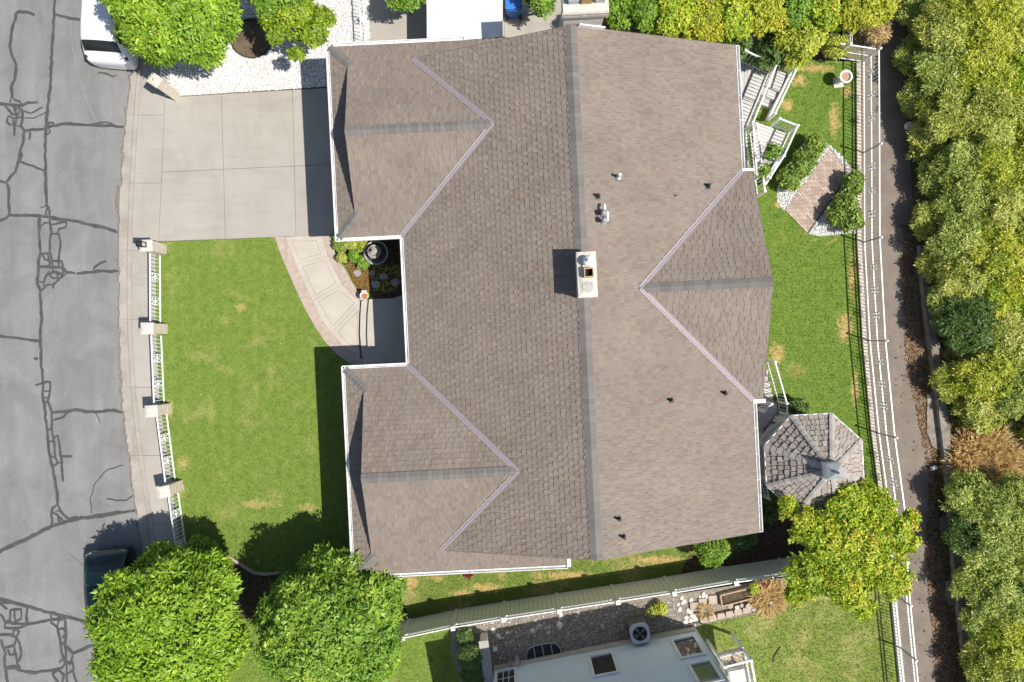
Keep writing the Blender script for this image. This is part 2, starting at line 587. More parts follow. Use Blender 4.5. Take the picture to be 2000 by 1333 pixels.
M['car_glass_reflection'] = glass_mat('green_car_glass', (0.045, 0.085, 0.065), 0.12)  # lighter green: the sunlit reflection is put into the glass colour
M['tail_red'] = plain('tail_lamp_red', (0.09, 0.012, 0.01), 0.2)
M['lamp_clear'] = plain('clear_lamp', (0.55, 0.57, 0.6), 0.1)
M['win_glass'] = glass_mat('window_glass', (0.045, 0.042, 0.038), 0.06)
M['win_glass_green'] = glass_mat('window_glass_green', (0.10, 0.15, 0.11), 0.08)
M['fountain'] = grainy('grey_cast_stone', (0.28, 0.265, 0.24), (0.42, 0.40, 0.37), 9, 50, 0.25, 0.85, 0.2)
M['urn'] = plain('white_urn', (0.74, 0.74, 0.70), 0.55)
M['rock'] = tone_mat('garden_rock', [(0.0, (0.46, 0.39, 0.32)), (0.5, (0.60, 0.53, 0.46)), (1.0, (0.74, 0.69, 0.63))], 0.95, 20, 0.3, 0.4)
M['white_rock'] = plain('white_rock', (0.68, 0.63, 0.55), 0.9, 0, 0.12)
M['paver'] = grainy('tan_paver', (0.36, 0.29, 0.235), (0.46, 0.385, 0.32), 6, 60, 0.2, 0.92, 0.2)
M['brick'] = tone_mat('patio_brick', [(0.0, (0.36, 0.265, 0.215)), (0.35, (0.41, 0.31, 0.255)), (0.7, (0.44, 0.35, 0.29)), (1.0, (0.50, 0.405, 0.335))], 0.92, 40, 0.25, 0.3)
M['timber'] = grainy('weathered_timber', (0.34, 0.26, 0.17), (0.46, 0.36, 0.25), 10, 60, 0.25, 0.9, 0.3)
M['bark'] = grainy('bark', (0.07, 0.05, 0.035), (0.13, 0.10, 0.075), 12, 50, 0.4, 0.95, 0.8, 0.02)
M['white_stone'] = tone_mat('white_gravel_stone', [(0.0, (0.60, 0.59, 0.57)), (0.15, (0.76, 0.75, 0.73)), (0.6, (0.83, 0.825, 0.81)), (1.0, (0.88, 0.875, 0.865))], 0.9, 30, 0.08, 0)
M['grey_stone'] = tone_mat('grey_gravel_stone', [(0.0, (0.17, 0.145, 0.12)), (0.5, (0.34, 0.30, 0.26)), (0.85, (0.50, 0.46, 0.41)), (1.0, (0.70, 0.66, 0.6))], 0.95, 30, 0.15, 0)
M['litter'] = tone_mat('dead_leaf', [(0.0, (0.085, 0.045, 0.022)), (0.5, (0.165, 0.088, 0.04)), (0.85, (0.26, 0.15, 0.07)), (1.0, (0.36, 0.25, 0.14))], 0.9, 30, 0.1, 0)
M['canal'] = grainy('stained_old_concrete', (0.19, 0.165, 0.135), (0.31, 0.275, 0.23), 2.5, 50, 0.3, 0.92, 0.3, 0.01, stain=(0.13, 0.105, 0.08), stain_scale=1.2)
# foliage
G = {}
G['lime'] = leaf_mat('lime_leaf', [(0.0, (0.10, 0.20, 0.013)), (0.5, (0.225, 0.38, 0.026)), (0.85, (0.33, 0.49, 0.042)), (1.0, (0.47, 0.56, 0.08))])
G['green'] = leaf_mat('green_leaf', [(0.0, (0.09, 0.185, 0.020)), (0.5, (0.20, 0.345, 0.035)), (0.9, (0.30, 0.45, 0.055)), (1.0, (0.42, 0.51, 0.08))])
G['yellow'] = leaf_mat('yellow_green_leaf', [(0.0, (0.18, 0.28, 0.016)), (0.4, (0.36, 0.47, 0.032)), (0.8, (0.50, 0.56, 0.045)), (1.0, (0.60, 0.44, 0.07))], 0.2)
G['golden'] = leaf_mat('golden_leaf', [(0.0, (0.22, 0.26, 0.016)), (0.5, (0.41, 0.45, 0.03)), (1.0, (0.56, 0.47, 0.05))], 0.2)
G['dull'] = leaf_mat('dull_green_leaf', [(0.0, (0.22, 0.29, 0.055)), (0.5, (0.37, 0.45, 0.10)), (1.0, (0.56, 0.60, 0.18))], 0.2)
G['olive'] = leaf_mat('olive_leaf', [(0.0, (0.27, 0.31, 0.05)), (0.5, (0.44, 0.49, 0.095)), (1.0, (0.62, 0.61, 0.20))], 0.2)
G['brightolive'] = leaf_mat('yellowish_scrub_leaf', [(0.0, (0.24, 0.30, 0.025)), (0.5, (0.43, 0.49, 0.05)), (1.0, (0.60, 0.58, 0.10))], 0.2)
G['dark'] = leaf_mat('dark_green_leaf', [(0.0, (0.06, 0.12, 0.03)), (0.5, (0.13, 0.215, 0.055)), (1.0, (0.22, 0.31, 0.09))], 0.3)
G['rose'] = leaf_mat('rose_leaf', [(0.0, (0.11, 0.18, 0.03)), (0.5, (0.23, 0.34, 0.055)), (0.85, (0.34, 0.44, 0.08)), (1.0, (0.36, 0.22, 0.10))], 0.2)
G['rust'] = leaf_mat('rusty_groundcover_leaf', [(0.0, (0.20, 0.11, 0.04)), (0.5, (0.36, 0.21, 0.06)), (1.0, (0.30, 0.30, 0.07))], 0.3)
G['fresh'] = leaf_mat('fresh_yellowish_leaf', [(0.0, (0.11, 0.19, 0.012)), (0.5, (0.24, 0.355, 0.022)), (0.85, (0.34, 0.43, 0.032)), (1.0, (0.48, 0.48, 0.05))], 0.2)
G['straw'] = leaf_mat('straw_blade', [(0.0, (0.46, 0.33, 0.14)), (0.5, (0.64, 0.49, 0.24)), (1.0, (0.80, 0.66, 0.38))], 0.4, (1.1, 1.0, 0.8))
G['red'] = leaf_mat('red_flower', [(0.0, (0.18, 0.03, 0.03)), (1.0, (0.35, 0.05, 0.05))], 0.3, (1, 1, 1))
G['grass'] = None

# ================================================================== SETTING
def sheet(name, px, z, mat, parent=None, kind='structure', pts=None):
    pts = pts or PL(px, z)
    mb = MB()
    v = [Vector((p[0], p[1], z)) for p in pts]
    area = sum(v[i].x * v[(i + 1) % len(v)].y - v[(i + 1) % len(v)].x * v[i].y for i in range(len(v)))
    if area < 0: v.reverse()
    mb.add(v, [tuple(range(len(v)))])
    o = mb.build(name, M[mat] if isinstance(mat, str) else mat, parent)
    if kind: tag(o, kind=kind)
    return o


def slab(name, px, z0, z1, mat, gap=0.006, parent=None, kind=None, pts=None):
    pts = pts or PL(px, z1)
    q = inset(pts, gap)
    o = MB().prism(q, z0, z1).build(name, M[mat], parent)
    if kind: tag(o, kind=kind)
    return o


def interp(poly, y):
    for (x0, y0), (x1, y1) in zip(poly[:-1], poly[1:]):
        if y0 <= y <= y1:
            return x0 + (x1 - x0) * (y - y0) / (y1 - y0)
    return poly[-1][0]


# the bare earth everything lies on
ground = sheet('ground', None, -0.35, 'dirt', pts=[(-220, -220), (220, -220), (220, 220), (-220, 220)])

# ---- street
EDGE = [(284, -400), (274, -100), (266, 20), (257, 130), (245, 240), (238, 310), (233, 400), (232, 520), (233, 640), (234, 700), (239, 800),
        (252, 900), (266, 1000), (278, 1085), (292, 1200), (314, 1400), (345, 1700)]
KERB = [(293, -400), (283, -100), (275, 20), (267, 150), (258, 270), (252, 380), (249, 470), (248, 560), (249, 640), (252, 700), (258, 790),
        (270, 890), (285, 990), (298, 1085), (312, 1200), (335, 1400), (367, 1700)]
WALK = [(350, -400), (338, -100), (331, 60), (325, 160), (322, 190), (316, 330), (310, 472), (304, 500), (305, 640), (312, 790), (335, 935),
        (352, 1060), (376, 1200), (405, 1400), (445, 1700)]
road = sheet('road', [(-900, -400)] + EDGE + [(-900, 1700)], -0.15, 'asphalt')


def strip(name, A, B, y0, y1, z0, z1, mat, gap=0.006, parent=None, n=6, db=0.0):
    ys = [y0 + (y1 - y0) * i / n for i in range(n + 1)]
    a = [(interp(A, y), y) for y in ys]
    b = [(interp(B, y) + db, y) for y in ys]
    return slab(name, a + b[::-1], z0, z1, mat, gap, parent)


gutter = sheet('gutter', EDGE + KERB[::-1], -0.145, 'joint')
YJ = [-380, -250, -60, 92, 225, 358, 490, 624, 757, 890, 1025, 1160, 1300, 1450, 1650]
for a, b in zip(YJ[:-1], YJ[1:]):
    strip('gutter_slab', EDGE, KERB, a, b, -0.3, -0.128 + random.uniform(-.002, .002), 'gutter', 0.004, gutter)
K2 = [(x + 9, y) for x, y in KERB]
sidewalk = sheet('sidewalk', KERB + WALK[::-1], -0.03, 'joint')
for a, b in zip(YJ[:-1], YJ[1:]):
    strip('kerb_slab', KERB, K2, a, b, -0.3, -0.012, 'gutter', 0.004, sidewalk)
    strip('paving_slab', K2, WALK, a, b, -0.1, 0.0 + random.uniform(-.003, .003), 'concrete', 0.007, sidewalk)

# crack sealant bands on the street (traced as they run over the asphalt)
CR = [
    (5, [(107, -60), (107, 0), (106, 27), (104, 60), (101, 96), (100, 141), (97, 180), (93, 216), (90, 249), (88, 285), (89, 330), (89, 360), (91, 400), (97, 413), (97, 421)]),
    (5, [(77, 421), (76, 456), (79, 495), (75, 510), (73, 555), (79, 570), (81, 630), (79, 666), (80, 700), (84, 747), (84, 779), (87, 792), (91, 831), (93, 858), (96, 884), (102, 910), (108, 942), (112, 963), (113, 985)]),
    (4, [(97, 423), (100, 456), (97, 470), (97, 492), (102, 510), (103, 522)]),
    (4, [(100, 457), (114, 457), (118, 471), (115, 512), (115, 523)]),
    (5, [(-10, 433), (0, 431), (12, 427), (18, 420), (51, 421), (77, 422), (97, 424), (120, 429), (144, 432), (180, 441), (210, 447), (232, 456)]),
    (2.5, [(165, 436), (190, 440), (208, 444)]),
    (4, [(100, 429), (120, 430), (130, 436), (129, 444), (115, 448), (112, 457)]),
    (4, [(100, 439), (115, 436), (131, 432)]), (4, [(79, 442), (87, 436), (97, 435)]),
    (4, [(88, 419), (92, 408), (97, 404)]), (3, [(88, 421), (97, 416)]), (3, [(78, 407), (92, 402)]),
    (4, [(77, 497), (90, 495), (98, 496)]), (4, [(83, 497), (87, 507), (98, 510)]), (4, [(93, 497), (98, 515), (94, 522)]),
    (5, [(75, 522), (99, 522), (120, 523), (125, 531), (120, 536), (105, 531), (96, 537), (103, 544), (112, 544), (113, 533)]),
    (4, [(103, 510), (121, 511), (123, 522), (130, 532), (147, 534)]),
    (4, [(131, 534), (117, 544), (105, 555), (103, 564)]), (4, [(104, 556), (92, 557), (79, 569)]),
    (4, [(97, 530), (88, 543), (85, 557), (86, 563)]), (3, [(75, 551), (87, 551)]), (4, [(98, 522), (104, 529)]),
    (5, [(149, 535), (183, 532), (207, 530), (231, 530)]), (4, [(184, 531), (184, 523), (195, 515), (207, 510)]),
    (5, [(67, 31), (66, 29), (54, 24), (36, 23), (31, 28), (27, 45), (22, 66), (19, 90), (24, 111), (31, 126), (30, 147), (22, 171), (25, 192)]),
    (5, [(-10, 203), (0, 203), (18, 205), (42, 207), (54, 201), (74, 200)]),
    (4, [(19, 202), (23, 188), (29, 196), (39, 199), (43, 207), (33, 213), (22, 207)]),
    (4, [(9, 207), (18, 216), (24, 224), (36, 224), (39, 212)]), (4, [(16, 227), (13, 238), (18, 243), (27, 245), (25, 231), (17, 226)]),
    (4, [(27, 210), (33, 228), (28, 247), (28, 266)]), (5, [(42, 212), (44, 231), (40, 246), (48, 256), (87, 252)]), (4, [(27, 231), (44, 229)]),
    (3, [(28, 245), (41, 248)]), (3, [(45, 217), (60, 222), (84, 209)]), (2, [(45, 231), (66, 231), (90, 219)]),
    (5, [(87, 252), (105, 246), (129, 242), (180, 245), (243, 248)]), (3, [(180, 243), (205, 239), (222, 243)]),
    (4, [(93, 246), (95, 240), (103, 240), (107, 247)]), (4, [(88, 255), (92, 264), (98, 258), (95, 252)]),
    (4.5, [(48, 256), (45, 279), (39, 297), (36, 315), (30, 336), (12, 357), (-10, 353)]), (4, [(39, 294), (43, 303), (39, 315)]),
    (4, [(36, 315), (63, 324), (90, 335)]), (4.5, [(12, 357), (17, 372), (17, 400), (18, 420)]), (4, [(59, 258), (57, 274)]),
    (4.5, [(107, 28), (120, 32), (135, 36), (158, 39)]),
    (3, [(191, 142), (207, 144), (220, 150), (228, 147)]),
    (4, [(84, 750), (91, 746), (98, 747), (98, 763), (93, 784), (101, 805), (101, 837), (104, 855), (106, 868), (108, 894), (113, 905), (102, 913)]),
    (4, [(84, 764), (98, 765)]), (4, [(84, 777), (95, 777)]), (4, [(86, 786), (94, 787)]), (4, [(91, 841), (101, 838)]), (4, [(94, 864), (106, 861)]),
    (4, [(97, 893), (108, 893)]), (4, [(97, 895), (99, 903), (103, 913)]),
    (4, [(106, 855), (113, 851), (116, 868), (118, 889), (121, 902), (121, 918), (124, 941)]), (4.5, [(119, 892), (141, 892)]), (4, [(112, 904), (121, 905)]),
    (4.5, [(69, 753), (83, 749)]), (5, [(102, 807), (131, 805), (150, 801), (168, 805), (192, 805), (223, 802), (240, 806)]), (4, [(104, 821), (123, 816), (132, 805)]),
    (2, [(186, 807), (192, 816), (196, 827)]),
    (4, [(113, 985), (102, 994), (100, 1007), (101, 1027), (116, 1023), (113, 1007), (102, 1001)]), (4, [(113, 986), (118, 999), (134, 1015), (150, 1010), (151, 1016), (131, 1020)]),
    (4, [(114, 1009), (120, 1014), (124, 1021)]), (3, [(108, 1000), (117, 997)]),
    (6, [(-10, 1081), (0, 1078), (59, 1050), (102, 1028), (131, 1019)]), (4, [(131, 1019), (155, 1014), (197, 1010), (236, 1002), (268, 997)]), (2.5, [(150, 1013), (197, 1006), (236, 999)]),
    (1.6, [(242, 909), (210, 918), (186, 944), (176, 973), (180, 1006)]), (2.2, [(208, 975), (226, 978), (247, 978), (260, 968)]),
    (4.5, [(-10, 656), (0, 657), (36, 661), (79, 667)]), (7, [(66, 700), (74, 702)]),
    (5, [(-10, 1166), (0, 1170), (32, 1180), (52, 1185), (95, 1197), (130, 1206), (173, 1217), (210, 1226)]), (4, [(-10, 1176), (0, 1177), (30, 1179), (52, 1184)]),
    (4.5, [(52, 1185), (51, 1222)]), (4.5, [(10, 1217), (51, 1220), (80, 1215), (125, 1206)]), (4, [(10, 1217), (9, 1227), (30, 1228), (51, 1222)]),
    (4, [(20, 1192), (41, 1191), (41, 1210), (30, 1214), (28, 1193)]), (4, [(20, 1192), (19, 1212), (10, 1216), (0, 1200)]), (4, [(0, 1180), (14, 1191)]),
    (4, [(99, 1198), (100, 1217), (112, 1227), (117, 1247), (120, 1275), (127, 1297), (120, 1307)]), (4.5, [(126, 1207), (129, 1237), (127, 1262), (130, 1295)]),
    (4, [(112, 1225), (114, 1213), (127, 1209)]), (4, [(115, 1230), (123, 1228), (128, 1237), (122, 1248)]), (4.5, [(120, 1255), (142, 1277), (172, 1264), (200, 1252)]),
    (4, [(142, 1277), (140, 1292), (127, 1298)]), (4, [(-10, 1241), (0, 1241), (22, 1241), (32, 1246), (27, 1262), (7, 1268), (2, 1250)]),
    (4, [(32, 1246), (37, 1235), (31, 1229), (26, 1235), (25, 1242)]), (4, [(32, 1246), (38, 1257), (41, 1282), (33, 1295), (28, 1265)]),
    (4, [(15, 1269), (19, 1280), (29, 1279)]), (4.5, [(7, 1268), (11, 1277), (9, 1300), (15, 1333), (20, 1380)]),
    (7, [(10, 1307), (30, 1304), (40, 1311)]), (4.5, [(40, 1311), (70, 1315), (100, 1311), (120, 1306)]), (4, [(32, 1295), (40, 1310)]),
    (4, [(102, 1317), (115, 1310), (125, 1320), (120, 1340)]), (4, [(102, 1317), (112, 1332), (118, 1350)]), (4, [(130, 1300), (131, 1350)]),
    (4, [(135, 1300), (142, 1295), (144, 1307), (132, 1317)]), (4, [(142, 1310), (150, 1335), (156, 1380)]), (4, [(116, 1295), (122, 1288), (128, 1296)]),
]
mb = MB()
zz = -0.1455
for w, px in CR:
    pts = PL(px, zz)
    # finer, slightly wandering line
    fine = []
    for a, b in zip(pts[:-1], pts[1:]):
        k = max(1, int((b - a).length / 0.16))
        for i in range(k):
            q = a.lerp(b, i / k)
            j = 0.0 if i == 0 else 0.014
            fine.append(q + Vector((random.gauss(0, j), random.gauss(0, j), 0)))
    fine.append(pts[-1])
    vs, fs = [], []
    hw = w * 0.0245 / 2
    for i, p in enumerate(fine):
        d = fine[min(i + 1, len(fine) - 1)] - fine[max(i - 1, 0)]
        d.z = 0
        d.normalize()
        nrm = Vector((-d.y, d.x, 0))
        k = hw * random.uniform(0.8, 1.22)
        if i in (0, len(fine) - 1): k *= 0.7
        vs += [p + nrm * k, p - nrm * k]
        vs[-1].z = vs[-2].z = zz + i * 0.00003
        if i: fs.append((2 * i - 2, 2 * i - 1, 2 * i + 1, 2 * i))
    mb.add(vs, fs)
    zz += 0.0003
tag(mb.build('crack_sealant', M['sealant'], road), kind='stuff')
# pale curved drag mark left on the asphalt
mb = MB()
dm = PL([(137, 20), (139, 60), (142, 95), (150, 135), (160, 170), (172, 202), (188, 238), (204, 268), (220, 298), (237, 326)], -.1485)
vs, fs = [], []
for i, p in enumerate(dm):
    d = dm[min(i + 1, len(dm) - 1)] - dm[max(i - 1, 0)]
    n_ = Vector((-d.y, d.x, 0)).normalized() * .028
    vs += [p + n_, p - n_]
    if i: fs.append((2 * i - 2, 2 * i - 1, 2 * i + 1, 2 * i))
tag(mb.add(vs, fs).build('drag_mark', grainy('pale_drag_mark', (.205, .20, .194), (.26, .255, .25), 9, 60, .3, .9), road), kind='stuff')
# grit and crumbled edge along the gutter
mb = MB()
for y in range(-100, 1090, 9):
    x = interp(EDGE, y)
    p = P(x + random.uniform(-3, 2), y, -0.125)
    hw = random.uniform(.02, .05)
    if 360 < y < 420: p.x -= .08; hw = .08
    n = 7
    ring = [p + Vector((math.cos(6.283 * i / n) * hw * random.uniform(.6, 1.2), math.sin(6.283 * i / n) * .16 * random.uniform(.7, 1.2), random.uniform(0, .002))) for i in range(n)]
    mb.add(ring, [tuple(range(n))])
M['grit'] = grainy('road_edge_grit', (0.15, 0.12, 0.10), (0.26, 0.215, 0.185), 8, 60, .4, .95)
tag(mb.build('edge_grit', M['grit'], road), kind='stuff')

# ---- driveway: six slabs
driveway = sheet('driveway', [(322, 190), (700, 165), (700, 456), (310, 473)], -0.03, 'joint')
cl = [[(322, 191), (316, 337), (310, 472)], [(432, 184), (436.5, 331), (440, 467.5)], [(571, 176), (575, 325), (578, 462)], [(705, 168), (705, 319), (705, 456)]]
for c in range(3):
    for r in range(2):
        slab('concrete_slab', [cl[c][r], cl[c + 1][r], cl[c + 1][r + 1], cl[c][r + 1]], -0.1, 0.001 * random.uniform(-2, 2), 'concrete', 0.008, driveway)

house_pad = sheet('house_pad', [(655, 90), (1430, 60), (1500, 300), (1540, 550), (1500, 800), (1500, 1040), (1170, 1110), (695, 1128), (680, 720), (790, 720), (790, 460), (660, 470)], -.012, 'dirt')

# ---- white gravel bed with a round dirt bed round the small tree
GRAV = [(338, -300), (722, -300), (722, 95), (700, 165), (322, 190), (328, 130), (334, 20)]
DIRT_C = P(492, 76, 0)
dirt_ring = [(DIRT_C.x + .86 * math.cos(a * .2618), DIRT_C.y + .80 * math.sin(a * .2618)) for a in range(24)]
gravel_bed = sheet('gravel_bed', GRAV, -0.004, 'white_base')
tree_bed = sheet('tree_bed', None, 0.004, 'dirt', pts=dirt_ring)
mb = MB()
for i in range(24):
    a, b = dirt_ring[i], dirt_ring[(i + 1) % 24]
    mb.bar((a[0], a[1], 0.0), (b[0], b[1], 0.0), .05, .12)
mb.build('bed_edging', M['dark_metal'], tree_bed)

OCT_V = np.array([(1, 0, 0), (-1, 0, 0), (0, 1, 0), (0, -1, 0), (0, 0, 1), (0, 0, -1)], float)
OCT_F = np.array([(0, 2, 4), (2, 1, 4), (1, 3, 4), (3, 0, 4), (2, 0, 5), (1, 2, 5), (3, 1, 5), (0, 3, 5)])


def stones(name, xy, z, r0, r1, mat, parent=None, flat=0.65, zj=0.01):
    n = len(xy)
    r = r0 + (r1 - r0) * RNG.random(n) ** 2
    sc = np.stack([r * (0.8 + 0.6 * RNG.random(n)), r * (0.6 + 0.5 * RNG.random(n)), r * flat], 1)
    V = OCT_V[None] * sc[:, None]
    V = V * (0.75 + 0.5 * RNG.random(V.shape[:2] + (1,)))
    tx = RNG.normal(0, .4, n); a = RNG.random(n) * 6.283
    y2 = V[..., 1] * np.cos(tx)[:, None] - V[..., 2] * np.sin(tx)[:, None]
    z2 = V[..., 1] * np.sin(tx)[:, None] + V[..., 2] * np.cos(tx)[:, None]
    x3 = V[..., 0] * np.cos(a)[:, None] - y2 * np.sin(a)[:, None]
    y3 = V[..., 0] * np.sin(a)[:, None] + y2 * np.cos(a)[:, None]
    W = np.stack([x3 + xy[:, 0:1], y3 + xy[:, 1:2], z2 + z + (RNG.random((n, 1)) * zj)], 2)
    f = OCT_F[None] + (np.arange(n) * 6)[:, None, None]
    tone = np.repeat(RNG.random(n), 8)
    pw = wpos(parent)
    W = W.reshape(-1, 3) - np.array(pw)
    return tag(link(name, np_mesh(name, W, f.reshape(-1, 3), M[mat], tone), parent), kind='stuff')


gp = [(p.x, p.y) for p in PL([(338, -40), (722, -40), (722, 95), (700, 166), (322, 189), (328, 130), (334, 20)], 0)]
stones('white_gravel', sample_poly(gp, 620, [dirt_ring]), 0.006, .018, .045, 'white_stone', gravel_bed, .7, .025)

# ---- concrete side pad, three slabs
pad = sheet('side_pad', [(722, -300), (1115, -300), (1115, 96), (722, 96)], -0.03, 'joint')
for a, b in ((722, 850), (850, 985), (985, 1115)):
    slab('concrete_slab', [(a, -300), (b, -300), (b, 96), (a, 96)], -0.1, 0.0, 'concrete', 0.006, pad)

# ---- front lawn, side lawn, rear lawn, neighbour's lawn
FRONT = [(303, 500), (310, 473), (536, 464), (700, 458), (800, 480), (800, 1130), (772, 1140), (800, 1225), (950, 1225), (950, 1330), (900, 1700), (450, 1700), (405, 1400),
         (376, 1200), (352, 1060), (335, 935), (312, 790), (305, 640)]
front_lawn = sheet('front_lawn', FRONT, 0.0, 'lawn_front')
SIDE = [(740, 1020), (1420, 990), (1480, 1000), (1550, 1040), (1550, 1120), (1340, 1155), (1000, 1192), (806, 1221), (772, 1140)]
side_lawn = sheet('side_lawn', SIDE, 0.006, 'lawn_side')
REAR = [(1400, 90), (1590, 118), (1684, 122), (1682, 300), (1682, 470), (1694, 660), (1712, 850), (1735, 1000), (1560, 1050), (1470, 1000), (1450, 800), (1450, 300)]
rear_lawn = sheet('rear_lawn', REAR, 0.0, 'lawn_rear')
NEAR = [(1335, 1225), (1362, 1212), (1545, 1160), (1737, 1150), (1765, 1400), (1820, 1700), (1500, 1700)]
near_lawn = sheet('neighbour_lawn', NEAR, 0.0, 'lawn_near')
mulch_bed = sheet('mulch_bed', [(1470, 985), (1560, 985), (1600, 1060), (1560, 1110), (1400, 1135), (1330, 1120), (1345, 1085), (1440, 1075)], 0.012, 'mulch')
neighbour_bed = sheet('neighbour_gravel_bed', [(880, 1218), (990, 1196), (1340, 1158), (1560, 1124), (1560, 1175), (1500, 1195), (1362, 1222), (1352, 1232), (960, 1340), (900, 1340), (880, 1270)], 0.012, 'grey_bed')

bedp = [(p.x, p.y) for p in PL([(905, 1222), (990, 1203), (1335, 1168), (1340, 1205), (1350, 1222), (965, 1300), (905, 1260)], 0)]
stones('grey_gravel', sample_poly(bedp, 420), 0.016, .015, .045, 'grey_stone', neighbour_bed, .6)


# ---- grass blades on all lawns
def grass(name, poly, density, mat, parent, holes=(), h=(.03, .07), z=0.0):
    xy = sample_poly(poly, density, holes)
    n = len(xy)
    a = RNG.random(n) * 6.283
    hh = h[0] + (h[1] - h[0]) * RNG.random(n)
    w = .006 + .008 * RNG.random(n)
    lean = RNG.normal(0, .6, (n, 2)) * hh[:, None]
    dx, dy = np.cos(a) * w, np.sin(a) * w
    b0 = np.stack([xy[:, 0] - dx, xy[:, 1] - dy, np.full(n, z)], 1)
    b1 = np.stack([xy[:, 0] + dx, xy[:, 1] + dy, np.full(n, z)], 1)
    tp = np.stack([xy[:, 0] + lean[:, 0], xy[:, 1] + lean[:, 1], z + hh], 1)
    V = np.stack([b0, b1, tp], 1).reshape(-1, 3)
    f = np.arange(3 * n).reshape(-1, 3)
    return tag(link(name, np_mesh(name, V, f, M[mat]), parent), kind='stuff')


def xyp(px): return [(p.x, p.y) for p in PL(px, 0)]


WALK_OUT = [(536, 464), (547, 495), (564, 535), (592, 597), (613, 635), (634, 667), (660, 695), (697, 718), (740, 735)]
grass('front_grass', xyp([(316, 474), (536, 466), (547, 495), (564, 535), (592, 597), (613, 635), (634, 667), (660, 695), (697, 718), (720, 740), (720, 1110), (760, 1130), (800, 1222), (880, 1222), (880, 1345), (390, 1345), (362, 1060), (345, 935), (324, 790), (317, 640), (314, 500)]),
      520, 'lawn_front', front_lawn)
grass('side_grass', xyp([(760, 1100), (1400, 1070), (1500, 1060), (1340, 1150), (1000, 1187), (808, 1217), (774, 1140)]), 600, 'lawn_side', side_lawn, z=.006)
grass('rear_grass', xyp([(1470, 120), (1590, 122), (1676, 126), (1674, 300), (1674, 470), (1686, 660), (1704, 850), (1725, 980), (1500, 980), (1470, 900)]), 480, 'lawn_rear', rear_lawn)
grass('neighbour_grass', xyp([(1360, 1222), (1545, 1178), (1732, 1155), (1748, 1345), (1440, 1345)]), 520, 'lawn_near', near_lawn, h=(.04, .09))

stones('clover_flecks', sample_poly(xyp([(325, 480), (530, 475), (620, 700), (615, 980), (375, 980), (340, 880), (325, 700)]), 0.6), .03, .008, .02, 'white_stone', front_lawn, .4)
# ---- rear lane beyond the fence, leaf litter, scrub soil and the stained canal wall
LANE = [(1600, -300), (1690, -300), (1690, 60), (1683, 122), (1682, 300), (1682, 470), (1694, 660), (1712, 850), (1726, 960), (1742, 1165), (1760, 1360), (1800, 1700),
        (1900, 1700), (1862, 1333), (1842, 1100), (1826, 940), (1806, 760), (1795, 600), (1786, 440), (1778, 300), (1768, 120), (1775, -300)]
scrub = sheet('scrub_ground', [(1600, -400), (2900, -400), (2900, 1750), (1690, 1750), (1690, 900), (1650, 100)], -0.06, 'scrub_soil')
lane = sheet('lane', LANE, -0.03, 'lane')
dry_patch = sheet('dry_ground', [(1872, 838), (1900, 828), (1950, 850), (1990, 885), (2060, 890), (2060, 935), (1960, 925), (1920, 945), (1890, 940), (1872, 900)], -.045, grainy('dry_tan_ground', (.36, .27, .13), (.55, .43, .24), 5, 40, .5, .95))
canal_kerb = MB()
cw = [(1800, 480), (1806, 560), (1815, 640), (1824, 700), (1836, 800), (1848, 900), (1857, 960), (1860, 1020), (1866, 1100), (1876, 1200), (1884, 1260), (1900, 1340), (1930, 1500)]
for a, b in zip(cw[:-1], cw[1:]):
    canal_kerb.bar(P(a[0], a[1], 0.08), P(b[0], b[1], 0.08), .30, .32)
    canal_kerb.bar(P(a[0] + 9, a[1], 0.0), P(b[0] + 9, b[1], 0.0), .10, .28)
for blob, zt_ in (([(1810, 772), (1824, 766), (1838, 775), (1846, 812), (1851, 846), (1842, 876), (1831, 881), (1819, 868), (1811, 846)], .03), ([(1817, 655), (1829, 652), (1833, 676), (1824, 684), (1816, 676)], .05),
                  ([(1838, 1012), (1850, 1006), (1858, 1030), (1848, 1050), (1840, 1042)], .03), ([(1850, 1138), (1864, 1132), (1874, 1160), (1870, 1184), (1856, 1182), (1848, 1160)], .06)):
    q = PL(blob, zt_)
    fine = []
    for u_, w_ in zip(q, q[1:] + q[:1]):
        for k in range(4):
            t_ = u_.lerp(w_, k / 4)
            fine.append((t_.x + random.gauss(0, .02), t_.y + random.gauss(0, .02)))
    canal_kerb.prism(fine, -.1, zt_)
tag(canal_kerb.build('canal_kerb', M['canal']), kind='structure')


def litter(name, poly, dens, z, parent, size=(.03, .07)):
    xy = sample_poly(poly, dens)
    n = len(xy)
    a = RNG.random(n) * 6.283
    s = size[0] + (size[1] - size[0]) * RNG.random(n)
    d = np.stack([np.cos(a) * s, np.sin(a) * s], 1)
    e = np.stack([-np.sin(a) * s * .55, np.cos(a) * s * .55], 1)
    zt = lambda: z + RNG.random(n) * .035
    V = np.stack([np.column_stack([xy - d, zt()]), np.column_stack([xy + e, zt()]), np.column_stack([xy + d, zt()]), np.column_stack([xy - e, zt()])], 1).reshape(-1, 3)
    f = np.arange(4 * n).reshape(-1, 4)
    return tag(link(name, np_mesh(name, V, f, M['litter'], RNG.random(n)), parent), kind='stuff')


lit = xyp([(1752, 440), (1768, 470), (1762, 530), (1766, 640), (1772, 720), (1790, 800), (1800, 850), (1815, 930), (1812, 1000), (1808, 1090), (1815, 1160), (1822, 1260), (1830, 1345), (1885, 1345), (1866, 1200), (1850, 1040), (1838, 920), (1814, 780), (1800, 640), (1790, 520), (1786, 440)])
litter('dead_leaves', lit, 260, -.02, lane)
lit2 = xyp([(1735, 690), (1795, 660), (1800, 760), (1830, 940), (1850, 1150), (1860, 1340), (1790, 1340), (1790, 1150), (1770, 900)])
litter('scattered_leaves', lit2, 7, -.02, lane)

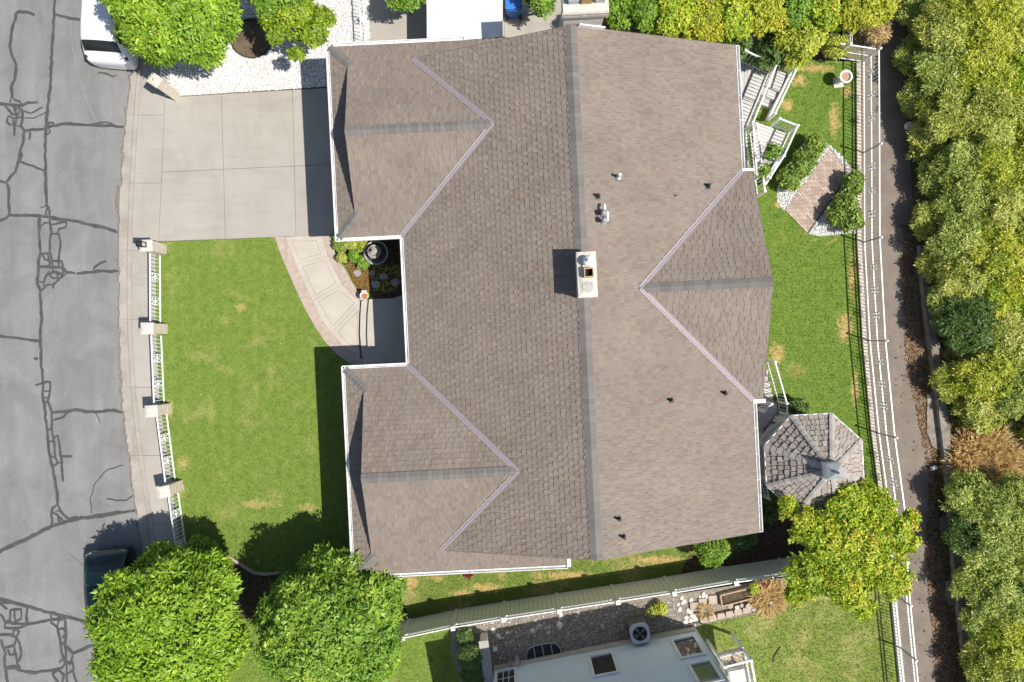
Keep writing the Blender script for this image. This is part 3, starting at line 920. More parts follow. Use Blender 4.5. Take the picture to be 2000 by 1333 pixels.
# ================================================================== MAIN HOUSE
TH = math.radians(2.8)
CU = Vector((math.cos(TH), math.sin(TH), 0))
CV = Vector((-math.sin(TH), math.cos(TH), 0))
PITCH = 0.36


def U(u, v, z=0.0):
    return CU * u + CV * v + Vector((0, 0, z))


def UV(px, py, z):
    p = P(px, py, z)
    return p.dot(CU), p.dot(CV)


def poly_span(poly, s):
    """intervals (edge-wise) of a 2D polygon at height s: list of crossing edges sorted by t"""
    xs = []
    n = len(poly)
    for i in range(n):
        (t0, s0), (t1, s1) = poly[i], poly[(i + 1) % n]
        if (s0 > s) != (s1 > s):
            xs.append((t0 + (t1 - t0) * (s - s0) / (s1 - s0), (t0, s0, t1, s1)))
    xs.sort(key=lambda e: e[0])
    return [(xs[i], xs[i + 1]) for i in range(0, len(xs) - 1, 2)]


def edge_t(e, s):
    t0, s0, t1, s1 = e
    s = min(max(s, min(s0, s1)), max(s0, s1))
    return t0 + (t1 - t0) * (s - s0) / (s1 - s0)


def shingle_plane(poly3, expo=0.183, wr=(.085, .15), thick=(.005, .025), p_thick=.5, store=None, lift=.004, gap=.003):
    """tabs laid in courses over a planar roof face; poly3[0]->poly3[1] is the eave. Appends (verts(8), tone, centre)"""
    O, A = Vector(poly3[0]), Vector(poly3[1])
    t = (A - O).normalized()
    nrm = Vector((0, 0, 0))
    for i in range(1, len(poly3) - 1):
        nrm += (Vector(poly3[i]) - O).cross(Vector(poly3[i + 1]) - O)
    nrm.normalize()
    if nrm.z < 0: nrm = -nrm
    s = nrm.cross(t).normalized()
    if s.z < 0: s = -s
    poly = [((Vector(p) - O).dot(t), (Vector(p) - O).dot(s)) for p in poly3]
    smax = max(q[1] for q in poly)
    k = 0
    s0 = 0.0
    while s0 < smax - .02:
        s1 = min(s0 + expo, smax)
        for (ta, ea), (tb, eb) in poly_span(poly, (s0 + s1) / 2):
            x = ta - random.uniform(0, wr[1]) - .3
            th = random.random() < .5
            while x < tb + .3:
                th = (not th) if random.random() < .9 else th          # thick and thin teeth take turns
                w = random.uniform(*wr) * (1.15 if th else .85)
                a, b = x, x + w - gap
                x += w
                al, bl = max(a, edge_t(ea, s0)), min(b, edge_t(eb, s0))
                au, bu = max(a, edge_t(ea, s1)), min(b, edge_t(eb, s1))
                if bl - al < .004 and bu - au < .004: continue
                if bl < al: al = bl = (al + bl) / 2
                if bu < au: au = bu = (au + bu) / 2
                d = (thick[1] if th else thick[0]) * random.uniform(.85, 1.15)
                up = lift
                so = s0 - (.012 if th else 0.0)
                q = lambda tt, ss, hh: O + t * tt + s * ss + nrm * hh
                vs = [q(al, so, -.004), q(bl, so, -.004), q(al, so, d + up), q(bl, so, d + up), q(bu, s1 + .01, up + .0015), q(au, s1 + .01, up + .0015), q(bu, s1 + .01, -.006), q(au, s1 + .01, -.006)]
                store.append((vs, random.random(), O + t * ((al + bl) / 2) + s * s0))
        s0 = s1
        k += 1


TAB_F = [(0, 1, 3, 2), (2, 3, 4, 5), (1, 6, 4, 3), (0, 2, 5, 7)]


def flip_fix(vs):
    a = (vs[3] - vs[2]).cross(vs[5] - vs[2])
    return a.z >= 0


def emit_shingles(store, name, plural, mat, parent, limit=300, near=None):
    """the 'limit' pieces that show largest become objects, the rest one stuff part"""
    near = Vector((0, 0, H)) if near is None else near
    order = sorted(range(len(store)), key=lambda i: -((store[i][0][3] - store[i][0][2]).length * (store[i][0][5] - store[i][0][2]).length / ((store[i][2] - near).length ** 2)))
    pick = set(order[:limit])
    pw = wpos(parent)
    rest_v, rest_f, rest_t = [], [], []
    for i, (vs, tone, c) in enumerate(store):
        fs = TAB_F if flip_fix(vs) else [f[::-1] for f in TAB_F]
        if i in pick:
            me = np_mesh(name, [tuple(v - c) for v in vs], fs, M[mat], [tone] * 4)
            link(name, me, parent, c)
        else:
            n = len(rest_v)
            rest_v += [tuple(v - pw) for v in vs]
            rest_f += [tuple(n + j for j in f) for f in fs]
            rest_t += [tone] * 4
    if rest_v:
        tag(link(plural, np_mesh(plural, rest_v, rest_f, M[mat], rest_t), parent), kind='stuff')


def cap_run(name, a, b, mat, parent, w=.30, step=.19, slope_a=PITCH, slope_b=PITCH, side=None, lift=.035):
    """folded cap pieces along a ridge or hip from a to b (each overlaps the next)"""
    a, b = Vector(a), Vector(b)
    d = (b - a)
    L = d.length
    d.normalize()
    sv = side or d.cross(Vector((0, 0, 1))).normalized()
    up = sv.cross(d)
    if up.z < 0: up = -up
    vs, fs, tn = [], [], []
    n = max(1, int(L / step))
    for i in range(n):
        p0 = a + d * (L * i / n); p1 = a + d * (L * (i + 1) / n + .02)
        h0, h1 = lift + .016, lift
        for p, h in ((p0, h0), (p1, h1)):
            vs += [p + sv * (w / 2) - Vector((0, 0, slope_a * w / 2)) + up * h, p + up * (h + .008), p - sv * (w / 2) - Vector((0, 0, slope_b * w / 2)) + up * h]
        k = i * 6 + len(fs) * 0
        k = len(vs) - 6
        fs += [(k, k + 1, k + 4, k + 3), (k + 1, k + 2, k + 5, k + 4)]
        t = random.random()
        tn += [t, t]
        # butt edge
        vs += [vs[k] - up * .05, vs[k + 1] - up * .05, vs[k + 2] - up * .05]
        fs += [(k + 6, k + 7, k + 1, k), (k + 7, k + 8, k + 2, k + 1)]
        tn += [t, t]
    # closed sides so that the cap throws its own shadow line
    pw = wpos(parent)
    me = np_mesh(name, [tuple(v - pw) for v in vs], fs, M[mat], tn)
    return link(name, me, parent)


house = empty('house', U(2.4, 1.5, 0), 'large one storey house under a brown shingle roof with dormer-like front gables and white gutters', 'house')
EZ = 3.0
RU = 2.46; RZ = EZ + (8.71 - RU) * PITCH
VT, VB = 10.40, -7.42                # gable ends of the main roof
RUe = 8.71; LU = 2 * RU - RUe
UV_c = 7.575; UV_t, UV_b = 11.08, 4.07
LV_c = -4.51; LV_t, LV_b = -0.73, -8.29
UZ = EZ + (UV_t - UV_c) * PITCH; LZ = EZ + (LV_t - LV_c) * PITCH
UJ = LU + (UZ - EZ) / PITCH; LJ = LU + (LZ - EZ) / PITCH
FU = -6.16                           # front eaves of the wings
WE = 1.63                            # where the outer wing eaves stop
RW_t, RW_b, RW_c = 5.80, -2.60, 1.60
RWZ = EZ + 4.2 * PITCH; RWJ = RUe - (RWZ - EZ) / PITCH; RWF = 9.06
zl = lambda u: EZ + (u - LU) * PITCH
zr = lambda u: EZ + (RUe - u) * PITCH
GB = .8                              # depth of the front skirts
GU = FU + GB
dz = GB * PITCH
ov = .09

uv_rake = UJ - (VT - UV_c)           # u where the upper valley meets the rake
lv_rake = LJ - (LV_c - VB)
planes = [
    [U(LU, LV_t, EZ), U(LU, UV_b, EZ), U(UJ, UV_c, UZ), U(uv_rake, VT, zl(uv_rake)), U(RU, VT, RZ), U(RU, VB, RZ), U(lv_rake, VB, zl(lv_rake)), U(LJ, LV_c, LZ)],
    [U(RUe, VB, EZ), U(RUe, RW_b, EZ), U(RWJ, RW_c, RWZ), U(RUe, RW_t, EZ), U(RUe, VT, EZ), U(RU, VT, RZ), U(RU, VB, RZ)],
    # garage wing: outer slope, inner slope, front skirt
    [U(FU, UV_t, EZ), U(WE, UV_t, EZ), U(WE, VT, EZ + (UV_t - VT) * PITCH), U(uv_rake, VT, zl(uv_rake)), U(UJ, UV_c, UZ), U(GU - ov, UV_c, UZ), U(GU - ov, UV_t - GB, EZ + dz), U(GU, UV_t - GB, EZ + dz)],
    [U(FU, UV_b, EZ), U(LU, UV_b, EZ), U(UJ, UV_c, UZ), U(GU - ov, UV_c, UZ), U(GU - ov, UV_b + GB, EZ + dz), U(GU, UV_b + GB, EZ + dz)],
    [U(FU, UV_b, EZ), U(FU, UV_t, EZ), U(GU, UV_t - GB, EZ + dz), U(GU, UV_b + GB, EZ + dz)],
    # lower wing
    [U(FU, LV_t, EZ), U(LU, LV_t, EZ), U(LJ, LV_c, LZ), U(GU - ov, LV_c, LZ), U(GU - ov, LV_t - GB, EZ + dz), U(GU, LV_t - GB, EZ + dz)],
    [U(FU, LV_b, EZ), U(WE, LV_b, EZ), U(WE, VB, EZ + (VB - LV_b) * PITCH), U(lv_rake, VB, zl(lv_rake)), U(LJ, LV_c, LZ), U(GU - ov, LV_c, LZ), U(GU - ov, LV_b + GB, EZ + dz), U(GU, LV_b + GB, EZ + dz)],
    [U(FU, LV_b, EZ), U(FU, LV_t, EZ), U(GU, LV_t - GB, EZ + dz), U(GU, LV_b + GB, EZ + dz)],
    # rear gable
    [U(RUe, RW_t, EZ), U(RWF, RW_t, EZ), U(RWF, RW_c, RWZ), U(RWJ, RW_c, RWZ)],
    [U(RUe, RW_b, EZ), U(RWF, RW_b, EZ), U(RWF, RW_c, RWZ), U(RWJ, RW_c, RWZ)],
]
mb = MB()
for pl in planes:
    n = len(pl)
    nr = (pl[1] - pl[0]).cross(pl[-1] - pl[0])
    ps = pl if nr.z > 0 else pl[::-1]
    lo = [p - Vector((0, 0, .10)) for p in ps]
    ps = [p - Vector((0, 0, .006)) for p in ps]
    mb.add(lo + ps, [tuple(range(n, 2 * n)), tuple(range(n - 1, -1, -1))] + [(i, (i + 1) % n, n + (i + 1) % n, n + i) for i in range(n)])
roof = mb.build('roof', M['deck_sheet'], house)
tabs = []
for i, pl in enumerate(planes):
    shingle_plane(pl, store=tabs)
emit_shingles(tabs, 'shingle', 'shingles', 'shingle', roof)

# caps on ridges and hips
cap_run('ridge_cap', U(RU, VB + .02, RZ), U(RU, VT - .02, RZ), 'ridgecap', roof, .42, lift=.02)
cap_run('ridge_cap', U(GU - ov, UV_c, UZ), U(UJ + .1, UV_c, UZ), 'ridgecap', roof, .34)
cap_run('ridge_cap', U(GU - ov, LV_c, LZ), U(LJ + .1, LV_c, LZ), 'ridgecap', roof, .34)
cap_run('ridge_cap', U(RWF, RW_c, RWZ), U(RWJ - .1, RW_c, RWZ), 'ridgecap', roof, .34)
for vt, sg in ((UV_t, -1), (UV_b, 1), (LV_t, -1), (LV_b, 1)):
    cap_run('hip_cap', U(FU + .02, vt + sg * .02, EZ), U(GU, vt + sg * GB, EZ + dz), 'ridgecap', roof, .28, .16, .29, .29)


# metal valleys
def valley(a, b, w=.19):
    a, b = Vector(a), Vector(b)
    d = (b - a).normalized()
    s = d.cross(Vector((0, 0, 1))).normalized()
    m2 = MB()
    k = .29
    up = Vector((0, 0, .036))
    rib = Vector((0, 0, .035))
    pr = [(-w / 2, w / 2 * k), (-.035, .035 * k), (-.012, .03), (.012, .03), (.035, .035 * k), (w / 2, w / 2 * k)]
    vs = [p + s * x + Vector((0, 0, z)) + up for p in (a, b) for x, z in pr]
    m2.add(vs, [(i, i + 1, 7 + i, 6 + i) for i in range(5)])
    m2.build('valley_flashing', M['flashing'], roof)


valley(U(LU - .05, UV_b - .03, EZ - .01), U(UJ, UV_c, UZ))
valley(U(uv_rake, VT, zl(uv_rake)), U(UJ, UV_c, UZ))
valley(U(LU - .05, LV_t + .03, EZ - .01), U(LJ, LV_c, LZ))
valley(U(lv_rake, VB, zl(lv_rake)), U(LJ, LV_c, LZ))
valley(U(RUe, RW_t, EZ), U(RWJ, RW_c, RWZ))
valley(U(RUe, RW_b, EZ), U(RWJ, RW_c, RWZ))


# gutters
def gutter_run(a, b, out):
    a, b, out = Vector(a), Vector(b), Vector(out)
    m2 = MB()
    m2.bar(a + out * .115, b + out * .115, .022, .12)
    m2.bar(a + out * .06 - Vector((0, 0, .05)), b + out * .06 - Vector((0, 0, .05)), .10, .02)
    m2.bar(a + out * .012, b + out * .012, .02, .12)
    d = (b - a).normalized()
    for p in (a, b):
        m2.box(p + out * .06 - Vector((0, 0, .004)), (.016, .12, .11), axes=(d, out, Vector((0, 0, 1))))
    L = (b - a).length
    for i in range(1, int(L / .8)):
        m2.box(a + d * (L * i / int(L / .8)) + out * .06 + Vector((0, 0, .045)), (.02, .09, .012), axes=(d, out, Vector((0, 0, 1))))
    m2.build('gutter', M['white'], house)


gz = EZ - .03
gutter_run(U(FU, UV_t + .1, gz), U(FU, UV_b - .1, gz), -CU)
gutter_run(U(FU - .1, UV_t, gz), U(-1.2, UV_t, gz), CV)
gutter_run(U(FU - .1, UV_b, gz), U(LU - .02, UV_b, gz), -CV)
gutter_run(U(LU, UV_b - .14, gz), U(LU, LV_t + .14, gz), -CU)
gutter_run(U(FU - .1, LV_t, gz), U(LU - .02, LV_t, gz), CV)
gutter_run(U(FU, LV_t + .1, gz), U(FU, LV_b - .1, gz), -CU)
gutter_run(U(FU - .1, LV_b, gz), U(WE, LV_b, gz), -CV)
gutter_run(U(RUe, VT, gz), U(RUe, RW_t + .05, gz), CU)
gutter_run(U(RUe, RW_b - .05, gz), U(RUe, VB, gz), CU)
for pa, pb, w_, h_ in ((U(WE + .05, LV_b - .05, gz + .02), U(WE + .05, VB + .1, gz + .1), .14, .15), (U(RUe, RW_t + .04, gz), U(RWF + .1, RW_t + .04, gz), .10, .14),
                       (U(RUe, RW_b - .04, gz), U(RWF + .1, RW_b - .04, gz), .14, .14)):
    MB().bar(pa, pb, w_, h_).build('eave_return', M['white'], house)

# walls, gables, soffit boards, doors and windows
mb = MB()
W = lambda u0, u1, v0, v1, z0, z1: mb.prism([U(u0, v0), U(u1, v0), U(u1, v1), U(u0, v1)], z0, z1)
W(-3.3, 8.25, VB + .4, VT - .4, -.1, EZ - .1)
W(-5.65, -3.3, UV_b + .5, UV_t - .5, -.1, EZ - .05)
W(-3.3, 1.2, VT - .4, UV_t - .5, -.1, EZ - .05)
W(-5.65, -3.3, LV_b + .5, LV_t - .5, -.1, EZ - .05)
W(-3.3, 1.2, LV_b + .5, VB + .4, -.1, EZ - .05)
W(8.25, 8.75, RW_b + .6, RW_t - .6, -.1, EZ - .05)
mb.build('wall', M['stucco'], house)


def gable(u, v0, v1, z0, zt, th, horizontal=True, name='gable_wall', mat='stucco', axis='v'):
    m2 = MB()
    if axis == 'v':
        tri = lambda uu: [U(uu, v0, z0), U(uu, v1, z0), U(uu, (v0 + v1) / 2, zt)]
    else:
        tri = lambda vv: [U(v0, vv, z0), U(v1, vv, z0), U((v0 + v1) / 2, vv, zt)]
    a, b = tri(u), tri(u + th)
    m2.add(a + b, [(0, 1, 2), (5, 4, 3), (0, 3, 4, 1), (1, 4, 5, 2), (2, 5, 3, 0)])
    return m2.build(name, M[mat], house)


gable(GU, UV_b + GB, UV_t - GB, EZ + dz - .02, UZ - .03, .1)
gable(GU, LV_b + GB, LV_t - GB, EZ + dz - .02, LZ - .03, .1)
gable(8.7, RW_b + .3, RW_t - .3, EZ - .2, RWZ - .16, .1)
for vv, sg in ((VT - .4, -1), (VB + .4, 1)):
    gable(vv, LU + .5, RUe - .5, EZ - .12, RZ - .3, .1 * sg, axis='u')
drip = plain('brown_drip_edge', (.16, .125, .105), .6)
for pa, pb in [q for v in (VT + .012, VB - .012) for q in ((U(LU + .9, v, zl(LU + .9) - .05), U(RU, v, RZ - .05)), (U(RU, v, RZ - .05), U(RUe, v, EZ - .05)))] + [
        (U(RWF + .012, RW_t, EZ - .06), U(RWF + .012, RW_c, RWZ - .06)), (U(RWF + .012, RW_b, EZ - .06), U(RWF + .012, RW_c, RWZ - .06))]:
    MB().bar(pa, pb, .022, .12).build('fascia', drip, house)       # drip edge along the rakes
gd = MB()
for k in range(4):
    gd.box(U(-5.69, 7.57, .3 + .56 * k), (.06, 4.9, .54), TH)
gd.build('garage_door', M['white'], house)
MB().box(U(-3.34, 2.2, 1.35), (.08, 1.8, 2.1), TH).build('front_door', plain('brown_door', (.16, .08, .045), .5), house)
for u, v, w_ in ((-5.68, -3.2, 1.4), (-5.68, -5.9, 1.4), (-3.33, .4, 1.0)):
    fr = MB().box(U(u, v, 1.6), (.07, w_, 1.3), TH).build('window', M['white'], house)
    MB().box(U(u - .02, v, 1.6), (.07, w_ - .16, 1.14), TH).build('pane', M['win_glass'], fr)
for v, w_ in ((8.6, 1.6), (6.9, 1.2), (-4.4, 1.6), (-6.1, 1.2)):
    fr = MB().box(U(8.28, v, 1.7), (.07, w_, 1.5), TH).build('window', M['white'], house)
    MB().box(U(8.30, v, 1.7), (.07, w_ - .16, 1.34), TH).build('pane', M['win_glass'], fr)

# ---- ridge chimney
def brick_stack(u0, u1, v0, v1, z0, z1, mb2, course=.085, grow=0.0):
    z = z0
    i = 0
    while z < z1 - .01:
        e = .004 * (i % 2) + grow
        mb2.prism([U(u0 - e, v0 - e), U(u1 + e, v0 - e), U(u1 + e, v1 + e), U(u0 - e, v1 + e)], z, min(z + course - .01, z1))
        mb2.prism([U(u0 + .012, v0 + .012), U(u1 - .012, v0 + .012), U(u1 - .012, v1 - .012), U(u0 + .012, v1 - .012)], min(z + course - .012, z1), min(z + course + .002, z1 + .002))
        z += course
        i += 1


CX0, CX1, CY0, CY1 = 2.20, 2.83, 1.28, 2.75
mb = MB()
brick_stack(CX0 + .04, CX1 - .04, CY0 + .04, CY1 - .04, 4.8, 5.92, mb)
brick_stack(CX0, CX1, CY0, CY1, 5.92, 6.06, mb, .07)
chimney = mb.build('chimney', M['chimney'], house)
q = [U(CX0 + .03, CY0 + .03), U(CX1 - .03, CY0 + .03), U(CX1 - .03, CY1 - .03), U(CX0 + .03, CY1 - .03)]
mb = MB()
lo = [Vector((p.x, p.y, 6.055)) for p in q]
hi = [Vector((x, y, 6.110)) for x, y in inset([(a.x, a.y) for a in q], .13)]
mb.add(lo + hi, [(4, 5, 6, 7)] + [(i, (i + 1) % 4, 4 + (i + 1) % 4, 4 + i) for i in range(4)])
mb.build('crown', M['mortar_crown'], chimney)


def square_flue(c, s, z0, z1, t=.035, name='flue', mat='terracotta', parent=None):
    m2 = MB()
    for a, b in ((-1, 0), (1, 0), (0, -1), (0, 1)):
        m2.box(c + CU * (a * (s / 2 - t / 2)) + CV * (b * (s / 2 - t / 2)) + Vector((0, 0, (z0 + z1) / 2)), (t if a else s, s if a else t - .0, z1 - z0) if a else (s - 2 * t, t, z1 - z0), TH)
    o = m2.build(name, M[mat], parent)
    MB().box(c + Vector((0, 0, z0 + .03)), (s - 2 * t, s - 2 * t, .03), TH).build('flue_throat', M['opening_black'], parent)
    return o


square_flue(U(2.55, 2.06), .31, 6.080, 6.320, parent=chimney)
cw_ = U(2.53, 2.43)
mb = MB()
mb.lathe((cw_.x, cw_.y, 0), [(.15, 6.080), (.15, 6.240), (.17, 6.260), (.165, 6.320), (.08, 6.400), (.05, 6.420), (.05, 6.470), (.001, 6.490)], 16)
mb.box(cw_ + Vector((0, 0, 6.140)), (.3, .34, .12), TH)
mb.build('flue_cover', M['pipe_white'], chimney)
mb = MB().lathe(U(2.52, 1.63, 0), [(.2, 6.105), (.18, 6.120), (.001, 6.122)], 9, False)
mb.build('capped_flue', grainy('grey_mortar', (.36, .345, .32), (.48, .46, .43), 9, 60, .25, .95), chimney)

# ---- gable-end chimney
mb = MB()
u0, u1, v0, v1 = 2.12, 3.62, 10.42, 11.15
brick_stack(u0 + .10, u1 - .10, v0 + .02, v1, 0, 5.72, mb, .17)
brick_stack(u0 + .06, u1 - .06, v0 - .02, v1 + .04, 5.72, 5.86, mb, .07)
brick_stack(u0, u1, v0 - .06, v1 + .08, 5.86, 6.14, mb, .07)
ch2 = mb.build('chimney', M['chimney'], house)
MB().box(U((u0 + u1) / 2, (v0 + v1) / 2, 6.155), (u1 - u0 - .06, v1 - v0 + .06, .04), TH).build('crown', M['mortar_crown'], ch2)
square_flue(U(2.9, 10.80), .33, 6.17, 6.50, parent=ch2)
for uu in (2.48, 3.34):
    mb = MB().box(U(uu, 10.83, 6.28), (.30, .36, .22), TH).box(U(uu, 10.83, 6.40), (.34, .40, .03), TH)
    mb.build('flue_cover', M['galv'], ch2)
mb = MB()
mb.bar(U(2.72, 10.40, 5.24), U(3.62, 10.40, 4.91), .05, .22)
mb.build('step_flashing', M['white'], ch2)

# ---- pipes through the rear slope
def roof_at(px, py):
    z = 4.3
    for _ in range(6):
        u, v = UV(px, py, z)
        z = zr(u)
    return U(u, v, z), u, v


rn = (Vector((0, 0, 1)) + CU * PITCH).normalized()
rs = (CU - Vector((0, 0, PITCH))).normalized()


def vent(px, py, h=.28, r=.045, mat='black', kind='straight', plate=True):
    c, u, v = roof_at(px, py)
    c = c + rn * .02
    m2 = MB()
    if kind == 'straight':
        m2.tube([c - Vector((0, 0, .05)), c + Vector((0, 0, h))], [r, r], 10)
        m2.tube([c - Vector((0, 0, .02)), c + Vector((0, 0, .09))], [r * 2.1, r * 1.15], 12)
    elif kind == 'flue':
        m2.tube([c - Vector((0, 0, .05)), c + Vector((0, 0, h))], [r, r], 10)
        m2.tube([c + Vector((0, 0, h - .01)), c + Vector((0, 0, h + .05)), c + Vector((0, 0, h + .10))], [r * 1.7, r * 1.9, r * .5], 12)
        m2.tube([c - Vector((0, 0, .02)), c + Vector((0, 0, .12))], [r * 2.4, r * 1.2], 12)
    else:   # gooseneck of white pipe
        pts = [c - Vector((0, 0, .05)), c + Vector((0, 0, h * .75)), c + Vector((0, 0, h)) + CV * .05, c + Vector((0, 0, h)) + CV * .16, c + Vector((0, 0, h * .7)) + CV * .21]
        m2.tube(pts, r, 10)
        m2.tube([c, c + Vector((0, 0, .08))], [r * 1.8, r * 1.1], 10)
    o = m2.build('vent_pipe', M[mat], house)
    if plate:
        MB().box(c - rn * .001, (.20, .22, .012), axes=(rs, CV, rn)).build('flashing_plate', M['dark_metal'], o)
    return o


for p in ((1167, 384), (1382, 364), (1310, 782), (1415, 768), (1208, 1013), (1217, 1048)):
    vent(*p)
vent(1207, 347, .42, .05, 'pipe_white')
vent(1178, 415, .32, .05, 'pipe_white', 'goose')
vent(1184, 429, .30, .05, 'pipe_white', 'goose')
vent(1176, 420, .34, .055, 'galv', 'flue')
vent(1177, 434, .34, .055, 'galv', 'flue')
tag(vent(1319, 383, .16, .014, 'dark_metal', plate=False))

# ================================================================== ENTRY WALK, PORCH, FLOWER BED
def lerp_line(A, f):
    """point at fraction f of polyline"""
    pts = [Vector((x, y)) for x, y in A]
    L = [(b - a).length for a, b in zip(pts[:-1], pts[1:])]
    t = f * sum(L)
    for (a, b), l in zip(zip(pts[:-1], pts[1:]), L):
        if t <= l: return a.lerp(b, t / l)
        t -= l
    return pts[-1]


WO = [(536, 463), (547, 495), (564, 535), (592, 597), (613, 635), (634, 667), (660, 695), (697, 719)]
WI = [(557, 463), (578, 517), (610, 588), (627, 623), (646, 650), (671, 677), (706, 701), (716, 708)]
RI = [(628, 459), (641, 500), (655, 530), (669, 556), (686, 575), (705, 592)]
RO = [(648, 459), (652, 485), (657, 509), (666, 516), (673, 523), (687, 551), (697, 566), (708, 580)]
M['groove'] = plain('scored_line', (.24, .21, .175), .9)
walk = sheet('entry_walk', WO + [(716, 719), (722, 700), (712, 640), (712, 580)] + RO[::-1], .0035, 'joint')


def sub(A, f0, f1, n=5):
    return [tuple(lerp_line(A, f0 + (f1 - f0) * i / n)) for i in range(n + 1)]


for f0, f1 in ((0, .42), (.42, .74), (.74, 1)):
    slab('border_slab', sub(WO, f0, f1) + sub(WI, f0, f1)[::-1], -.08, .010, 'pink_border', .004, walk)
for f0, f1 in ((0, .5), (.5, 1)):
    slab('border_slab', sub(RI, f0, f1) + sub(RO, f0, f1)[::-1], -.08, .010, 'pink_border', .004, walk)
panels = [
    [(557, 463), (578, 517), (641, 500), (628, 459)],
    [(578, 517), (595, 555), (610, 588), (669, 556), (655, 530), (641, 500)],
    [(610, 588), (627, 623), (646, 650), (704, 591), (686, 575), (669, 556)],
    [(646, 650), (671, 677), (703, 699), (700, 650), (704, 591)],
]
grooves = [
    [(571, 472), (617, 470), (627, 496), (585, 508)],
    [(592, 521), (634, 509), (656, 553), (617, 577)],
    [(623, 590), (662, 566), (693, 592), (650, 638)],
    [(660, 649), (700, 608), (697, 655), (701, 683), (676, 668)],
]
for pn, gr in zip(panels, grooves):
    o = slab('walk_slab', pn, -.08, .008, 'walk', .004, walk)
    mb = MB()
    g = PL(gr, .0105)
    for a, b in zip(g, g[1:] + g[:1]):
        mb.bar(a, b, .014, .004)
    mb.build('groove', M['groove'], o)
    ins = PL(gr, .009)
    slab('inner_panel', None, .0, .0095, 'walk', .02, o, pts=ins)

# porch with two curved steps
S1 = [(706, 588), (704, 616), (703, 651), (706, 686), (712, 722)]
S2 = [(721, 585), (718, 616), (717, 655), (719, 690), (724, 722)]
porch = empty('porch', P(760, 650, 0), 'cream concrete porch with two curved steps in the recess between the front wings', 'porch')
hb = [(800, 722), (800, 560)]
MB().prism(PL(S1 + [(724, 722)] + S2[::-1], .15), -.05, .15).build('step', M['walk'], porch)
MB().prism(PL(S2 + hb + [(790, 575), (770, 583), (745, 584)], .30), -.05, .30).build('landing', M['walk'], porch)

# flower bed in the corner of the garage wing
BED = [(649, 455), (654, 485), (660, 508), (675, 520), (690, 552), (704, 572), (722, 570), (735, 592), (762, 592), (790, 590), (800, 590), (800, 455)]
flower_bed = sheet('flower_bed', BED, .014, 'mulch')
mb = MB()
for i, (x, y, r) in enumerate(((698, 534, .16), (727, 534, .13), (750, 541, .17), (735, 556, .2), (773, 552, .2))):
    c = P(x, y, .014)
    n = 9
    ring = [(c.x + math.cos(6.283 * k / n) * r * random.uniform(.8, 1.15), c.y + math.sin(6.283 * k / n) * r * random.uniform(.7, 1.1)) for k in range(n)]
    o = MB().prism(ring, .0, .07 + .01 * i).build('stepping_stone', grainy('grey_flagstone', (.26, .235, .22), (.36, .33, .31), 8, 50, .2, .95) if i == 0 else bpy.data.materials['grey_flagstone'])
    tag(o, ('pinkish sunlit stepping stone in the rusty ground cover of the flower bed', 'small shaded stepping stone right of the sunlit one in the flower bed', 'shaded stepping stone just below the fountain', 'large shaded stepping stone nearest the porch landing', 'shaded stepping stone against the house wall in the flower bed')[i], 'stepping stone', 'stepping stones in the flower bed')

# tiered fountain
c = P(739, 497, 0)
fo = empty('fountain', (c.x, c.y, 0), 'grey tiered cast stone fountain with round basin in the flower bed', 'fountain')
MB().lathe((c.x, c.y, 0), [(.34, .0), (.34, .12), (.30, .16), (.32, .30), (.47, .40), (.50, .46), (.50, .50), (.45, .50), (.40, .42), (.10, .36), (.01, .36)], 28).build('basin', M['fountain'], fo)
MB().lathe((c.x, c.y, 0), [(.12, .36), (.09, .50), (.08, .66), (.12, .72), (.26, .80), (.28, .84), (.25, .84), (.18, .79), (.01, .77)], 24).build('upper_bowl', M['fountain'], fo)
mb = MB().lathe((c.x, c.y, 0), [(.07, .78), (.06, .9), (.13, .96), (.145, 1.0), (.12, 1.0), (.07, .98), (.05, 1.05), (.065, 1.1), (.04, 1.16), (.001, 1.18)], 16)
mb.build('finial', M['fountain'], fo)
mb = MB()
for k in range(5):
    a = k * 1.2566 + .4
    mb.tube([(c.x + math.cos(a) * .20, c.y + math.sin(a) * .20, .86), (c.x + math.cos(a + .5) * .22, c.y + math.sin(a + .5) * .22, .87), (c.x + math.cos(a + .9) * .18, c.y + math.sin(a + .9) * .18, .86)], [.02, .035, .02], 8)
mb.build('shell_ornament', M['fountain'], fo)
m_w, n_, l_, b_ = new_mat('still_water')
b_.inputs['Base Color'].default_value = (.05, .055, .05, 1); b_.inputs['Roughness'].default_value = .05
MB().lathe((c.x, c.y, .455), [(.43, 0), (.01, .001)], 24).build('water', m_w, fo)

# pot with orange flowers at the end of the step
c = P(714, 579, .15)
pot = empty('flower_pot', (c.x, c.y, .15), 'white pot of orange flowers with a small white figure on the curved step', 'flower pot')
MB().lathe((c.x, c.y, .15), [(.09, 0), (.11, .05), (.15, .20), (.17, .27), (.175, .30), (.15, .30), (.14, .24), (.01, .22)], 20).build('pot', M['urn'], pot)
mb = MB()
for _ in range(30):
    a = random.random() * 6.283; r = random.random() ** .5 * .13
    p = Vector((c.x + math.cos(a) * r, c.y + math.sin(a) * r, .42 + random.uniform(-.03, .05)))
    n = Vector((random.gauss(0, .4), random.gauss(0, .4), 1)).normalized()
    t = n.orthogonal().normalized(); b2 = n.cross(t)
    mb.add([p + t * .035, p + b2 * .035, p - t * .035, p - b2 * .035], [(0, 1, 2, 3)])
mb.build('flowers', tone_mat('orange_petal', [(0, (.45, .17, .05)), (1, (.6, .3, .12))], .8), pot)
mb = MB().lathe((c.x - .04, c.y + .17, .15), [(.07, 0), (.06, .1), (.08, .2), (.05, .28), (.065, .34), (.05, .40), (.001, .43)], 12)
